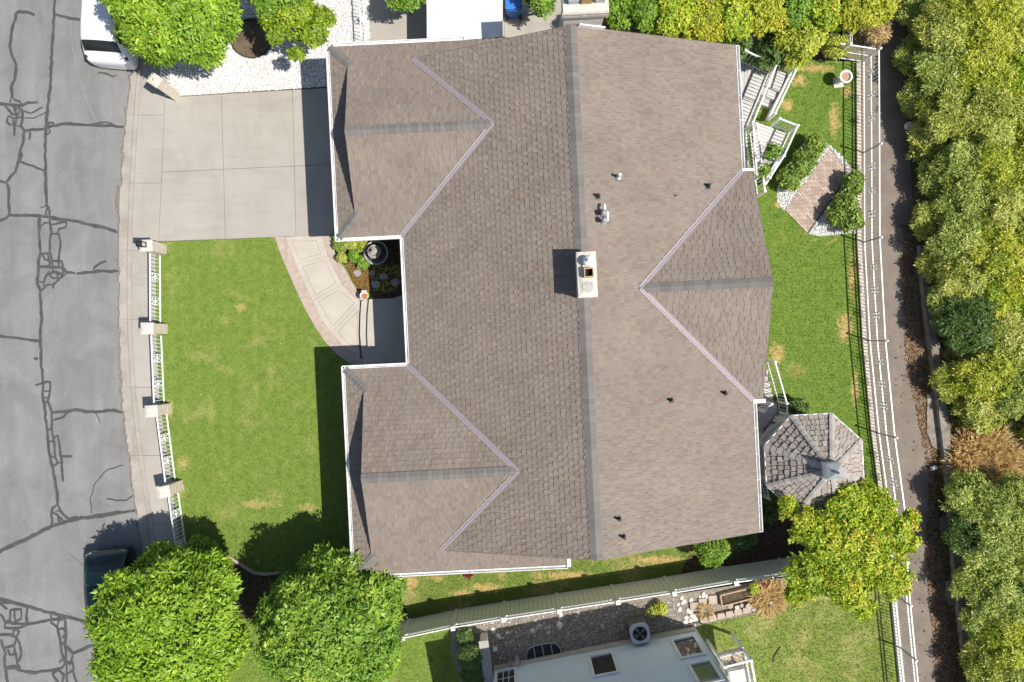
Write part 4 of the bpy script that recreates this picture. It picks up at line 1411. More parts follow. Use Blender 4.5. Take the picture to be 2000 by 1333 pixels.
for a in (-.8, .8):
    mb.tube([(c.x - .04, c.y + .17, .38), (c.x - .04 + a * .09, c.y + .2, .36), (c.x - .04 + a * .14, c.y + .22, .30)], [.025, .035, .015], 8)
mb.build('figurine', M['urn'], pot)

# ================================================================== FRONT FENCE: pillars and iron panels
def pillar(px, py, label, rot=0.0, w=.44, h=.98, crown=False):
    c = P(px, py, 0)
    t = empty('fence_pillar', (c.x, c.y, 0), label, 'pillar', 'masonry pillars of the front fence')
    mb = MB()
    z = -.05
    i = 0
    while z < h - .02:
        mb.box((c.x, c.y, z + .095), (w + .006 * (i % 2), w * .92, .184), rot)
        mb.box((c.x, c.y, z + .19), (w - .02, w * .92 - .02, .02), rot)
        z += .195
        i += 1
    mb.build('shaft', M['pillar'], t)
    mb = MB()
    x, y = w / 2 + .03, w * .46 + .03
    zc = z + .01
    ring = lambda a, b, zz: [Vector((c.x, c.y, zz)) + Vector((math.cos(rot) * s * a - math.sin(rot) * q * b, math.sin(rot) * s * a + math.cos(rot) * q * b, 0)) for s, q in ((-1, -1), (1, -1), (1, 1), (-1, 1))]
    vs = ring(x, y, zc - .0) + ring(x, y, zc + .05) + ring(x * .55, y * .55, zc + .085)
    fs = [(3, 2, 1, 0), (8, 9, 10, 11)]
    for k in (0, 4):
        fs += [(k + i, k + (i + 1) % 4, k + 4 + (i + 1) % 4, k + 4 + i) for i in range(4)]
    mb.add(vs, fs)
    mb.build('cap', M['cap'], t)
    return t, Vector((c.x, c.y, zc + .08))


pillar(341, 185, 'cream stone pillar with chipped cap at the corner of the white gravel bed', math.radians(-35), .42, 1.38)
_, top1 = pillar(315, 488, 'cream pillar beside the driveway carrying a black lantern', .03)
pillar(317, 643, 'cream pillar with a pale bluish cap, second from the driveway', 0)
pillar(325, 798, 'cream pillar in the front fence beside a yellowed lawn patch, third from the driveway', .06)
pillar(348, 949, 'cream pillar in the front fence nearest the dark green car', .2)
# broken ornament on the corner pillar
lan = empty('pillar_ornament', P(341, 185, 0) + Vector((0, 0, 1.49)), 'small cream plaster ornament on top of the corner pillar by the gravel', 'ornament')
oc = P(341, 185, 0)
mb = MB().lathe((oc.x, oc.y, 1.48), [(.09, 0), (.06, .05), (.10, .10), (.05, .16), (.001, .19)], 10)
mb.build('base', M['pillar'], lan)
# lantern
lt = empty('pillar_lantern', top1, 'black lantern on the fence pillar beside the driveway', 'lantern')
mb = MB().box(top1 + Vector((-.04, .02, .03)), (.2, .2, .03)).box(top1 + Vector((-.04, .02, .40)), (.24, .24, .03))
for a in (-1, 1):
    for b in (-1, 1):
        mb.bar(top1 + Vector((-.04 + a * .085, .02 + b * .085, .04)), top1 + Vector((-.04 + a * .10, .02 + b * .10, .40)), .018)
mb.lathe(top1 + Vector((-.04, .02, 0)), [(.12, .41), (.05, .50), (.02, .52), (.001, .56)], 8, False)
mb.build('frame', M['black'], lt)
MB().box(top1 + Vector((-.04, .02, .22)), (.13, .13, .34)).build('glass', plain('milk_glass', (.5, .5, .48), .2), lt)

BAL = {}


def baluster_mesh(key, h, w=.018):
    k = (key, round(h, 3), w)
    if k not in BAL:
        BAL[k] = MB().box((0, 0, h / 2), (w, w, h)).mesh('baluster', M['white_iron'])
    return BAL[k]


ORN = {}


def scroll_mesh(key, sx, sz, r=.015, mat='white_iron'):
    """cast scroll rosette in the plane x-z: four C scrolls round a centre ring"""
    if key in ORN: return ORN[key]
    mb = MB()
    for a in (-1, 1):
        for b in (-1, 1):
            pts = []
            for k in range(11):
                t = k / 10 * 5.2
                q = 1 - k / 10 * .62
                pts.append(Vector((a * (sx * .27 + math.cos(t - 1.6) * sx * .25 * q), 0, b * (sz * .24 + math.sin(t - 1.6) * sz * .25 * q))))
            mb.tube(pts, r, 6)
    mb.tube([Vector((math.cos(t * .524) * sx * .12, 0, math.sin(t * .524) * sz * .16)) for t in range(13)], r * 1.1, 6)
    mb.lathe((0, 0, 0), [(r * 2.2, -r * 2.2), (r * 2.8, 0), (r * 2.2, r * 2.2), (.001, r * 2.8)], 8)
    for a in (-1, 1):
        mb.tube([Vector((a * sx * .5, 0, 0)), Vector((a * sx * .2, 0, 0))], [r * .7, r * 1.8], 6)
    ORN[key] = mb.mesh('scroll', M[mat])
    return ORN[key]


def rot_link(name, me, parent, loc, d):
    o = link(name, me, parent, loc)
    o.rotation_euler = (0, 0, math.atan2(d.y, d.x))
    return o


def fence_run(t, a, b, zs, pitch, rail_w, bal_w, orn=(), orn_z=None, orn_key=None, orn_size=(.36, .3), z_lo=None, ends=(True, True)):
    """one straight run between ground points a and b"""
    a, b = Vector((a[0], a[1], 0)), Vector((b[0], b[1], 0))
    d = (b - a).normalized()
    L = (b - a).length
    for z in zs:
        up = Vector((0, 0, z))
        MB().bar(a + up, b + up, rail_w, rail_w * .8).build('rail', M['white_iron'], t)
    lo, hi = zs[0], zs[-1]
    me = baluster_mesh('b', hi - lo, bal_w)
    n = max(2, int(round(L / pitch)))
    for i in range(n + 1):
        if (i == 0 and not ends[0]) or (i == n and not ends[1]): continue
        p = a + d * (L * i / n)
        rot_link('baluster', me, t, p + Vector((0, 0, lo)), d)
    for f in orn:
        rot_link('scroll', scroll_mesh(orn_key, *orn_size), t, a + d * (L * f) + Vector((0, 0, orn_z)), d)


gA = [((314, 500), (315, 633), (.32, .68)), ((316.5, 656), (322, 788), (.33, .70)), ((327, 808), (343.5, 936), (.34, .68)), ((349.5, 962), (368, 1092), (.28, .72))]
lab = ['white iron fence panel with two scrolls next to the lantern pillar', 'white iron fence panel with two scrolls, second along the lawn from the driveway',
       'white iron fence panel with two scrolls, third along the lawn from the driveway', 'white iron fence panel running under the tree by the dark green car']
for (a, b, orn), lb in zip(gA, lab):
    pa, pb = P(*a), P(*b)
    t = empty('iron_fence', (pa + pb) / 2, lb, 'fence', 'iron panels of the front fence')
    fence_run(t, pa, pb, (.07, .84), .155, .048, .018, orn, .45, 'front', (.30, .62), ends=(False, False))
# short panel by the corner pillar and the side fence across the gravel
t = empty('iron_fence', P(330, 130), 'short white iron fence panel shaded by the big tree at the gravel corner', 'fence', 'iron panels of the front fence')
fence_run(t, P(337, 165), P(331, 20), (.10, .90), .155, .045, .018, (.5,), .5, 'front', (.30, .62))
t = empty('side_fence', P(713, 40), 'white iron fence crossing the white gravel beside the concrete pad', 'fence')
fence_run(t, P(714, 90), P(706, -60), (.06, .78), .15, .045, .018, (.3, .62), .42, 'front', (.30, .62))
t = empty('gate_panel', P(760, 1140), 'short white picket gate between the house corner and the vinyl fence', 'gate')
fence_run(t, P(757, 1112), P(768, 1172), (.05, .9), .17, .05, .03)

# ================================================================== REAR FENCE along the lane
rf = empty('rear_fence', P(1683, 400), 'long white iron fence with scrolls between the rear lawn and the lane', 'fence')
RB = [(1684, 123), (1685, 300), (1685.5, 474), (1696, 666), (1713.5, 846), (1736, 1010)]
ztr = (.12, .68, 1.27)
ornf = [(.17, .43, .67), (.2, .46, .72), (.27, .5, .75), (.22, .46, .69), (.28, .54)]
for (a, b), of in zip(zip(RB[:-1], RB[1:]), ornf):
    fence_run(rf, P(*a), P(*b), ztr, .145, .045, .016, of, .68, 'rear', (.27, .60), ends=(True, False))
fence_run(rf, P(1684, 123), P(1612, 112), ztr, .145, .045, .016, (.33,), .68, 'rear', (.27, .60), ends=(False, True))
for x, y in RB + [(1628, 114.5)]:
    p = P(x, y)
    o = MB().box((p.x, p.y, .66), (.055, .055, 1.36)).build('post', M['galv'] if y > 125 else M['white_iron'], rf)
    MB().lathe((p.x, p.y, 0), [(.05, 1.34), (.06, 1.38), (.045, 1.44), (.001, 1.46)], 10).build('post_cap', M['white_iron'], o)
# low block edging under the fence
mb = MB()
E2 = [(1675, 124), (1676, 300), (1676.5, 474), (1687, 666), (1704, 846), (1724, 1000)]
for a, b in zip(E2[:-1], E2[1:]):
    pa, pb = P(*a), P(*b)
    d = (pb - pa); L = d.length; d.normalize()
    n = int(L / .12)
    for i in range(n):
        q = pa + d * (L * (i + .5) / n)
        mb.box((q.x, q.y, .03 + random.uniform(0, .012)), (L / n - .012, .17, .12), math.atan2(d.y, d.x))
M['edging'] = grainy('pale_edging_brick', (.46, .40, .34), (.60, .54, .47), 8, 40, .2, .9, .2)
tag(mb.build('brick_edging', M['edging'], rear_lawn), kind='stuff')

# neighbour's fence further along the lane
nf = empty('neighbour_fence', P(1745, 1250), 'tall white iron fence on a white kerb beside the neighbour\'s lawn', 'fence')
NB = [(1738, 1080), (1744, 1160), (1754, 1262), (1766, 1380)]
for a, b in zip(NB[:-1], NB[1:]):
    fence_run(nf, P(*a), P(*b), (.14, 1.0, 1.22), .135, .045, .017, ends=(True, False))
    pa, pb = P(*a), P(*b)
    MB().bar(Vector((pa.x - .03, pa.y, .04)), Vector((pb.x - .03, pb.y, .04)), .2, .18).build('kerb', M['cap'], nf)
for x, y in NB[:-1]:
    p = P(x, y)
    MB().box((p.x, p.y, .65), (.06, .06, 1.34)).build('post', M['galv'], nf)
# thin white poles beyond the corner
for x, lb in ((1660, 'thin pale metal pole lying between the fence corner and yellow shrubs, the left one'), (1690, 'thin pale metal pole beyond the fence corner nearest the lane')):
    mb = MB()
    for dx in (0, 4):
        mb.tube([P(x + dx, 86, .1), P(x + dx, 30, .4), P(x + dx, -40, .4)], .02, 6)
    tag(mb.build('metal_pole', M['galv']), lb, 'pole')

# ================================================================== VINYL PRIVACY FENCE
M['vinyl_groove'] = plain('shaded_groove_vinyl', (.34, .345, .325), .7)  # darker than the boards: groove shade put into the backing's colour
vf = empty('vinyl_fence', P(1150, 1170), 'tall pale vinyl privacy fence with lattice top between the two gardens', 'fence')
VPX = [(690, 1235), (800, 1211), (892, 1191.5), (985, 1176), (1087, 1160.5), (1194, 1144), (1297, 1128), (1410, 1109), (1521, 1093), (1620, 1078)]
VH = 1.72
bm_cache = {}
for i, (a, b) in enumerate(zip(VPX[:-1], VPX[1:])):
    pa, pb = P(*a), P(*b)
    d = (pb - pa); L = d.length; d.normalize()
    rot = math.atan2(d.y, d.x)
    nb = 11
    w = (L - .14) / nb
    key = round(w, 2)
    for k in range(nb):
        c = pa + d * (.07 + w * (k + .5))
        me = MB().box((0, 0, .70), (w - .015, .03, 1.36)).mesh('board', M['vinyl'])
        o = link('board', me, vf, (c.x, c.y, .04))
        o.rotation_euler = (0, 0, rot)
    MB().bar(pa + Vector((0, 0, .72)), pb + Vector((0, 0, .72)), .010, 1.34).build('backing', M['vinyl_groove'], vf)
    for z, h, tk in ((.06, .14, .05), (1.44, .07, .045), (VH, .05, .035)):
        MB().bar(pa + d * .05 + Vector((0, 0, z)), pb - d * .05 + Vector((0, 0, z)), tk, h).build('rail', M['vinyl_white'], vf)
    mb = MB()
    x = .06
    while x < L - .25:
        mb.bar(pa + d * x + Vector((0, 0, 1.48)), pa + d * (x + .2) + Vector((0, 0, VH - .03)), .012, .03, up=d)
        mb.bar(pa + d * (x + .2) + Vector((0, .012, 1.48)), pa + d * x + Vector((0, .012, VH - .03)), .012, .03, up=d)
        x += .11
    mb.build('lattice', M['vinyl_white'], vf)
for x, y in VPX:
    p = P(x, y)
    o = MB().box((p.x, p.y, .9), (.13, .13, 1.82), .15).build('post', M['vinyl'], vf)
    MB().box((p.x, p.y, 1.83), (.165, .165, .03), .15).build('post_cap', M['vinyl_white'], o)

# ================================================================== GAZEBO
gc = P(1590, 905, 2.6)
gz_ = empty('gazebo', (gc.x, gc.y, 0), 'octagonal white gazebo with weathered shake roof and a grey cupola', 'gazebo')
oct_px = [(1548, 814), (1624, 808), (1681, 858), (1684, 938), (1629, 995), (1556, 1002), (1500, 953), (1497, 873)]
ring = [P(x, y, 2.6) for x, y in oct_px]
ang0 = math.atan2(ring[3].y - gc.y, ring[3].x - gc.x)
R_ = sum((r - gc).length for r in ring) / 8
ring = [Vector((gc.x + R_ * math.cos(ang0 + k * math.pi / 4), gc.y + R_ * math.sin(ang0 + k * math.pi / 4), 2.6)) for k in range(8)]
apex = Vector((gc.x, gc.y, 4.0))
mb = MB()
for k in range(8):
    a, b = ring[k], ring[(k + 1) % 8]
    mb.add([a, b, apex], [(0, 1, 2)])
    mb.add([a - Vector((0, 0, .1)), b - Vector((0, 0, .1)), apex - Vector((0, 0, .1))], [(2, 1, 0)])
groof = mb.build('roof', M['dark_felt'], gz_)
st = []
for k in range(8):
    shingle_plane([ring[k], ring[(k + 1) % 8], apex], expo=.225, wr=(.15, .21), thick=(.034, .050), p_thick=.5, store=st, lift=.006, gap=.022)
emit_shingles(st, 'shake', 'shakes', 'shake', groof)
for k in range(8):
    d = (apex - ring[k])
    side = Vector((-math.sin(ang0 + k * math.pi / 4), math.cos(ang0 + k * math.pi / 4), 0))
    cap_run('hip_cap', ring[k] - d.normalized() * .02, apex - d * .12, 'shake_cap', groof, .20, .22, .17, .17, side, .05)
mb = MB()
for k in range(8):
    a, b = ring[k] - Vector((0, 0, .06)), ring[(k + 1) % 8] - Vector((0, 0, .06))
    d = ((a + b) / 2 - gc); d.z = 0; d.normalize()
    mb.bar(a + d * .035, b + d * .035, .05, .16)
mb.build('fascia', M['white'], gz_)
cz = 3.95
ca = math.radians(4)
mb = MB().box((gc.x, gc.y, cz), (.54, .54, .50), ca)
mb.build('cupola', M['white'], gz_)
mb = MB()
s = .325
q = [Vector((gc.x + math.cos(ca + t) * s * 1.2, gc.y + math.sin(ca + t) * s * 1.2, 4.205)) for t in (.785, 2.356, 3.927, 5.498)]
tip = Vector((gc.x, gc.y, 4.42))
mb.add(q + [tip], [(0, 1, 4), (1, 2, 4), (2, 3, 4), (3, 0, 4), (3, 2, 1, 0)])
mb.build('cupola_roof', plain('grey_metal_roof', (.33, .34, .35), .5, .2, .1), gz_)
MB().lathe((gc.x, gc.y, 4.39), [(.05, 0), (.03, .05), (.05, .1), (.001, .2)], 8).build('finial', M['galv'], gz_)
for k in range(8):
    a = ring[k]
    p = gc.lerp(Vector((a.x, a.y, 0)), .87)
    MB().bar((p.x, p.y, .0), (p.x, p.y, 2.5), .11).build('post', M['white'], gz_)
fl = MB().prism([(gc.x + (r.x - gc.x) * .88, gc.y + (r.y - gc.y) * .88) for r in ring], -.1, .55).build('floor', M['deckboard'], gz_)
for k in range(8):
    if k in (6,): continue
    a, b = ring[k], ring[(k + 1) % 8]
    pa = gc.lerp(a, .87); pb = gc.lerp(b, .87)
    MB().bar((pa.x, pa.y, 1.45), (pb.x, pb.y, 1.45), .07, .05).build('handrail', M['white'], gz_)
    MB().bar((pa.x, pa.y, .68), (pb.x, pb.y, .68), .05, .05).build('bottom_rail', M['white'], gz_)

# ================================================================== REAR DECK with stairs
def deck_rail(t, pts, z0, h, pitch=.14, rw=.05, posts=True):
    for a, b in zip(pts[:-1], pts[1:]):
        a, b = Vector(a), Vector(b)
        d = b - a
        L = math.hypot(d.x, d.y)
        dn = d.normalized()
        MB().bar(a + Vector((0, 0, h)), b + Vector((0, 0, h)), rw * 1.2, rw).build('handrail', M['white'], t)
        MB().bar(a + Vector((0, 0, .08)), b + Vector((0, 0, .08)), rw * .7, rw).build('bottom_rail', M['white'], t)
        n = max(1, int(L / pitch))
        me = baluster_mesh('deck', h - .08, .018)
        for i in range(1, n):
            p = a + d * (i / n)
            o = link('baluster', me, t, (p.x, p.y, p.z + .08))
            o.rotation_euler = (0, 0, math.atan2(d.y, d.x))
    if posts:
        for p in pts:
            MB().box((p[0], p[1], p[2] + h / 2 + .03), (.09, .09, h + .06)).build('newel_post', M['white'], t)


def boards(t, poly, z, d, w=.14, th=.03, name='deck_board', gap=.012):
    """boards along direction d clipped to a convex polygon"""
    d = Vector((d[0], d[1])).normalized()
    n = Vector((-d.y, d.x))
    q = [(Vector((p[0], p[1])).dot(d), Vector((p[0], p[1])).dot(n)) for p in poly]
    lo, hi = min(b for a, b in q), max(b for a, b in q)
    y = lo
    while y < hi - .02:
        y1 = min(y + w, hi)
        sp = poly_span(q, (y + y1) / 2)
        for (ta, ea), (tb, eb) in sp:
            c = [(edge_t(ea, y), y), (edge_t(eb, y), y), (edge_t(eb, y1 - gap), y1 - gap), (edge_t(ea, y1 - gap), y1 - gap)]
            pts = [tuple(d * a + n * b) for a, b in c]
            if abs(c[1][0] - c[0][0]) < .02 and abs(c[2][0] - c[3][0]) < .02: continue
            m2 = MB().prism(pts, z - th, z)
            o = m2.build(name, M['deckboard'], t)
            at = o.data.attributes.new('tone', 'FLOAT', 'FACE')
            at.data.foreach_set('value', [random.random()] * len(o.data.polygons))
        y = y1


DZ = .72
dk = empty('rear_deck', P(1465, 170), 'raised grey board deck with white railing at the upper rear corner of the house', 'deck')
D0, D1, D2, D3 = P(1425, 112, DZ), P(1499, 146, DZ), P(1455, 254, DZ), P(1460, 350, DZ)
D0b = P(1420, 350, DZ)
dirv = (D2 - D1)
colA = [D0, P(1474, 135, DZ), P(1446, 205, DZ), P(1420, 205, DZ)]
boards(dk, [P(1400, 101, DZ), P(1474, 134.5, DZ), P(1446, 204, DZ), P(1400, 204, DZ)], DZ, (.02, 1))
boards(dk, [P(1475, 135.5, DZ), D1, D2, P(1430, 243, DZ)], DZ, (D1 - P(1475, 135.5, DZ)).xy)
boards(dk, [P(1430, 255, DZ), P(1456, 256, DZ), P(1462, 352, DZ), P(1430, 352, DZ)], DZ, (1, -.1))
mb = MB()
mb.bar(P(1474.5, 135, DZ + .002), P(1436, 228, DZ + .002), .025, .02)
mb.bar(P(1452, 190, DZ + .002), P(1476, 199, DZ + .002), .025, .02)
mb.build('rail_shadow', M['dark_metal'], dk)  # dark bars drawn as the cast shadow of handrail and post
MB().prism([P(1400, 104, DZ), D1, D2, P(1462, 352, DZ), P(1400, 352, DZ)], -.05, DZ - .05).build('skirt', M['white'], dk)
deck_rail(dk, [tuple(P(1441, 119, DZ)), tuple(D1), tuple(D2), tuple(P(1462, 352, DZ))], DZ, .92)

st1 = empty('deck_stairs', P(1505, 190), 'short grey stair flight with white stringer wall and railing beside the raised deck', 'stairs')
SA, SB = P(1534, 146, .3), P(1499, 226, .3)           # outer stringer line
d = (SB - SA).normalized(); nrm = Vector((d.y, -d.x, 0))
mb_t = [(.0, .34, .52), (.34, .85, .52), (.85, 1.15, .36), (1.15, 1.45, .20)]
w_ = .62
for i, (a, b, z) in enumerate(mb_t):
    p0 = SA + d * a; p1 = SA + d * b
    quad = [p0, p1, p1 + nrm * w_, p0 + nrm * w_]
    for k in range(max(1, int((b - a) / .15))):
        f0 = a + (b - a) * k / max(1, int((b - a) / .15)); f1 = a + (b - a) * (k + 1) / max(1, int((b - a) / .15)) - .012
        q = [SA + d * f0, SA + d * f1, SA + d * f1 + nrm * w_, SA + d * f0 + nrm * w_]
        o = MB().prism(q, z - .05, z).build('tread_board', M['deckboard'], st1)
        at = o.data.attributes.new('tone', 'FLOAT', 'FACE'); at.data.foreach_set('value', [random.random()] * len(o.data.polygons))
    MB().prism([p0 + nrm * .02, p1 + nrm * .02, p1 + nrm * (w_ - .02), p0 + nrm * (w_ - .02)], -.02, z - .055).build('riser', M['cap'], st1)
mb = MB()
e = SA + d * 1.95
vs = [SA - nrm * .04, e - nrm * .04, e - nrm * .16, SA - nrm * .16]
lo = [Vector((v.x, v.y, -.03)) for v in vs]
hi = [Vector((v.x, v.y, z)) for v, z in zip(vs, (.62, .28, .28, .62))]
mb.add(lo + hi, [(0, 1, 2, 3), (7, 6, 5, 4), (0, 4, 5, 1), (1, 5, 6, 2), (2, 6, 7, 3), (3, 7, 4, 0)])
mb.build('stringer', M['white'], st1)
deck_rail(st1, [tuple(Vector((SA.x, SA.y, .62)) - nrm * .1), tuple(Vector((e.x, e.y, .30)) - nrm * .1)], 0, .72, .13, .045)

ld = empty('garden_landing', P(1505, 280), 'low board landing with white railing below the deck stairs', 'landing')
LZ_ = .22
Lq = [P(1476, 238, LZ_), P(1500, 247, LZ_), P(1538, 262, LZ_), P(1512, 318, LZ_), P(1478, 330, LZ_), P(1470, 285, LZ_)]
boards(ld, Lq, LZ_, (Lq[2] - Lq[1]).xy, .14)
MB().prism([P(1484, 244, 0), P(1534, 264, 0), P(1510, 314, 0), P(1480, 326, 0)], -.03, LZ_ - .04).build('base', M['cap'], ld)
deck_rail(ld, [tuple(P(1507, 246, LZ_)), tuple(P(1541, 259, LZ_)), tuple(P(1515, 316, LZ_)), tuple(P(1488, 358, .1))], 0, .86, .14, .05)
MB().bar(P(1516, 318, .15), P(1490, 362, .12), .16, .42).build('stringer', M['white'], ld)
# walkway rail along the wall
wk = empty('wall_walkway', P(1470, 330), 'narrow white railing walkway between the deck and the rear gable', 'walkway')
boards(wk, [P(1440, 352, .5), P(1474, 352, .5), P(1480, 390, .5), P(1440, 390, .5)], .5, (1, -.1))
deck_rail(wk, [tuple(P(1464, 262, .55)), tuple(P(1474, 352, .5)), tuple(P(1478, 384, .42))], 0, .9, .14, .045)

# lower rear stairs by the gazebo
s2 = empty('rear_stairs', P(1500, 770), 'white railed stairs descending along the rear wall toward the gazebo', 'stairs')
A0, A1, A2 = P(1496, 700, .12), P(1519, 785, .12), P(1516, 812, .12)
for i in range(7):
    z = .16 + .105 * i
    y0 = 722 + i * 12
    q = PL([(1478, y0), (1501 + i * 2.2, y0 + 1), (1499 + i * 2.2, y0 + 11), (1477, y0 + 10)], z)
    o = MB().prism(q, z - .06, z).build('tread_board', M['deckboard'], s2)
    at = o.data.attributes.new('tone', 'FLOAT', 'FACE'); at.data.foreach_set('value', [random.random()] * len(o.data.polygons))
Lp = PL([(1480, 803), (1501, 781), (1517, 788), (1516, 806), (1496, 832), (1478, 850)], .8)
boards(s2, Lp, .82, (1, .6), .13)
MB().prism(PL([(1478, 812), (1500, 789), (1514, 800), (1494, 828), (1478, 842)], .0), -.04, .77).build('box_wall', M['step_grey'], s2)
deck_rail(s2, [tuple(P(1497, 706, .16)), tuple(P(1519, 785, .55)), tuple(P(1520, 805, .62)), tuple(P(1508, 820, .62))], 0, .92, .13, .045)
deck_rail(s2, [tuple(P(1478, 800, .82)), tuple(P(1492, 786, .82))], 0, .8, .1, .035)
# bridge from the house to the gazebo
br = empty('gazebo_bridge', P(1500, 870), 'grey walkway with white panel and lattice joining the house to the gazebo', 'walkway')
Bq = PL([(1478, 845), (1500, 822), (1530, 826), (1540, 840), (1500, 880), (1478, 900)], .55)
boards(br, Bq, .56, (1, .8), .16)
MB().prism(PL([(1480, 880), (1500, 872), (1500, 930), (1480, 930)], .4), -.03, .5).build('skirt', M['vinyl'], br)
mb = MB()
for k in range(14):
    a = P(1481, 865 + k * 5, .56); b = P(1500, 850 + k * 5 + 4, .56)
    mb.bar(a, b, .02, .012)
    a = P(1481, 860 + k * 5, .575); b = P(1500, 878 + k * 5, .575)
    mb.bar(a, b, .02, .012)
mb.build('lattice', M['galv'], br)
MB().prism(PL([(1481, 866), (1508, 832), (1532, 824), (1541, 834), (1503, 876), (1484, 884)], 1.0), .62, 1.0).build('side_panel', M['white'], br)
MB().prism(PL([(1489, 862), (1512, 836), (1524, 838), (1500, 868)], 1.012), 1.0, 1.012).build('inset_panel', M['vinyl'], br)
deck_rail(br, [tuple(P(1484, 928, .5)), tuple(P(1491, 968, .5))], 0, .6, .11, .035)

# ================================================================== BRICK PATIO, ROSE BEDS, URN
pq = [P(1619, 292), P(1661, 336), P(1579, 456), P(1533, 411)]
patio = sheet('brick_patio', None, .008, 'joint', pts=[(p.x, p.y) for p in pq])
eu = (pq[1] - pq[0]); ev = (pq[3] - pq[0])
nu, nv = 12, 29
bw, bh = eu.length / nu * 2, ev.length / nv
eu_n, ev_n = eu.normalized(), ev.normalized()
rotb = math.atan2(eu_n.y, eu_n.x)
for j in range(nv):
    x = -(.5 if j % 2 else 0) * bw
    while x < eu.length - .01:
        a, b = max(0, x), min(eu.length, x + bw)
        x += bw
        if b - a < .03: continue
        c = pq[0] + eu_n * ((a + b) / 2) + ev_n * (bh * (j + .5))
        me = MB().box((0, 0, .0), (b - a - .010, bh - .010, .06)).mesh('brick', M['brick'])
        at = me.attributes.new('tone', 'FLOAT', 'FACE'); at.data.foreach_set('value', [random.random()] * len(me.polygons))
        o = link('brick', me, patio, (c.x, c.y, .008 + random.uniform(-.004, .004)))
        o.rotation_euler = (0, 0, rotb + random.uniform(-.02, .02))
bedL = [(1590, 262), (1606, 272), (1619, 292), (1533, 411), (1531, 412), (1517, 395), (1518, 365), (1560, 290)]
bedR = [(1662, 338), (1677, 330), (1678, 455), (1600, 462), (1579, 457)]
rose_bed_a = sheet('rose_bed', bedL, .004, 'white_base')
rose_bed_b = sheet('rose_bed', bedR, .004, 'white_base')
edge3 = [(1612, 278), (1640, 300), (1664, 330), (1661, 337), (1622, 292)]
sheet('stone_edge', edge3, .006, 'white_base')
stones('white_gravel', sample_poly(xyp(bedL), 480), .01, .018, .045, 'white_stone', rose_bed_a, .7, .02)
stones('white_gravel', sample_poly(xyp(bedR), 480), .01, .018, .045, 'white_stone', rose_bed_b, .7, .02)
stones('white_gravel', sample_poly(xyp(edge3), 520), .01, .018, .045, 'white_stone', None, .7, .02)

c = P(1638, 161)
ur = empty('garden_urn', (c.x, c.y, 0), 'round white pedestal urn full of tan soil on the rear lawn', 'urn')
MB().box((c.x - .02, c.y - .02, .02), (.42, .42, .05), .1).build('plinth', M['galv'] if False else M['cap'], ur)
MB().lathe((c.x, c.y, 0), [(.16, .04), (.15, .08), (.09, .14), (.085, .26), (.13, .34), (.21, .44), (.25, .56), (.27, .60), (.265, .63), (.19, .63), (.185, .56)], 28).build('bowl', M['urn'], ur)
MB().lathe((c.x, c.y, .57), [(.195, 0), (.01, .015)], 20).build('soil', grainy('tan_soil', (.36, .22, .15), (.46, .30, .21), 9, 50, .3, .95), ur)

# garden hose left on the neighbour's lawn
hp = [P(x, y, .03) for x, y in ((1510, 1295), (1512, 1284), (1516, 1276), (1521, 1269), (1525, 1264))]
tag(MB().tube(hp, .022, 8).build('hose_piece', M['dark_metal']), 'short dark curved piece of hose lying on the neighbour\'s lawn', 'hose')

# ================================================================== WHITE SHED, BIN
sc = P(832, 0, 1.66)
shed_pts = [(832, -140), (981, -140), (981, 72), (834, 84)]
sh = empty('flat_roofed_shed', P(905, 0, 0), 'white flat topped shed at the top edge beside the blue bin', 'shed')
MB().prism(inset(PL(shed_pts, 1.66), .06), -.02, 1.58).build('wall', M['white'], sh)
MB().prism(PL(shed_pts, 1.66), 1.58, 1.66).build('roof', M['white'], sh)
mb = MB()
for a, b in zip(PL(shed_pts, 1.66), PL(shed_pts, 1.66)[1:]):
    mb.bar(a + Vector((0, 0, .012)), b + Vector((0, 0, .012)), .03, .03)
mb.build('roof_trim', M['white'], sh)

c = P(1003, 24, 0)
bn = empty('wheelie_bin', (c.x, c.y, 0), 'blue plastic wheelie bin on the concrete beside the white shed', 'bin')
def ringq(z, w, d, oy=0.0, n=6, r=.07):
    pts = []
    for sx, sy, a0 in ((1, 1, 0), (-1, 1, 90), (-1, -1, 180), (1, -1, 270)):
        for k in range(n):
            a = math.radians(a0 + 90 * k / (n - 1))
            pts.append(Vector((c.x + sx * (w / 2 - r) + math.cos(a) * r, c.y + oy + sy * (d / 2 - r) + math.sin(a) * r, z)))
    return pts
def skin(mb, rings, cap=True):
    n = len(rings[0])
    vs = [v for r in rings for v in r]
    fs = []
    for i in range(len(rings) - 1):
        for k in range(n):
            fs.append((i * n + k, i * n + (k + 1) % n, (i + 1) * n + (k + 1) % n, (i + 1) * n + k))
    if cap: fs += [tuple(range((len(rings) - 1) * n, len(rings) * n)), tuple(range(n - 1, -1, -1))]
    return mb.add(vs, fs, False)
skin(MB(), [ringq(.06, .50, .56), ringq(.95, .60, .74, .03), ringq(1.0, .66, .80, .03)]).build('body', M['blue_bin'], bn)
skin(MB(), [ringq(1.003, .67, .82, .03), ringq(1.05, .67, .84, .03), ringq(1.08, .58, .70, .03)]).build('lid', M['blue_bin'], bn)
for s in (-1, 1):
    MB().tube([(c.x + s * .24, c.y - .28, .12), (c.x + s * .32, c.y - .28, .12)], .12, 16).build('wheel', M['black'], bn)
MB().tube([(c.x - .26, c.y - .36, .98), (c.x - .26, c.y - .42, 1.0), (c.x + .26, c.y - .42, 1.0), (c.x + .26, c.y - .36, .98)], .02, 8).build('handle', M['blue_bin'], bn)

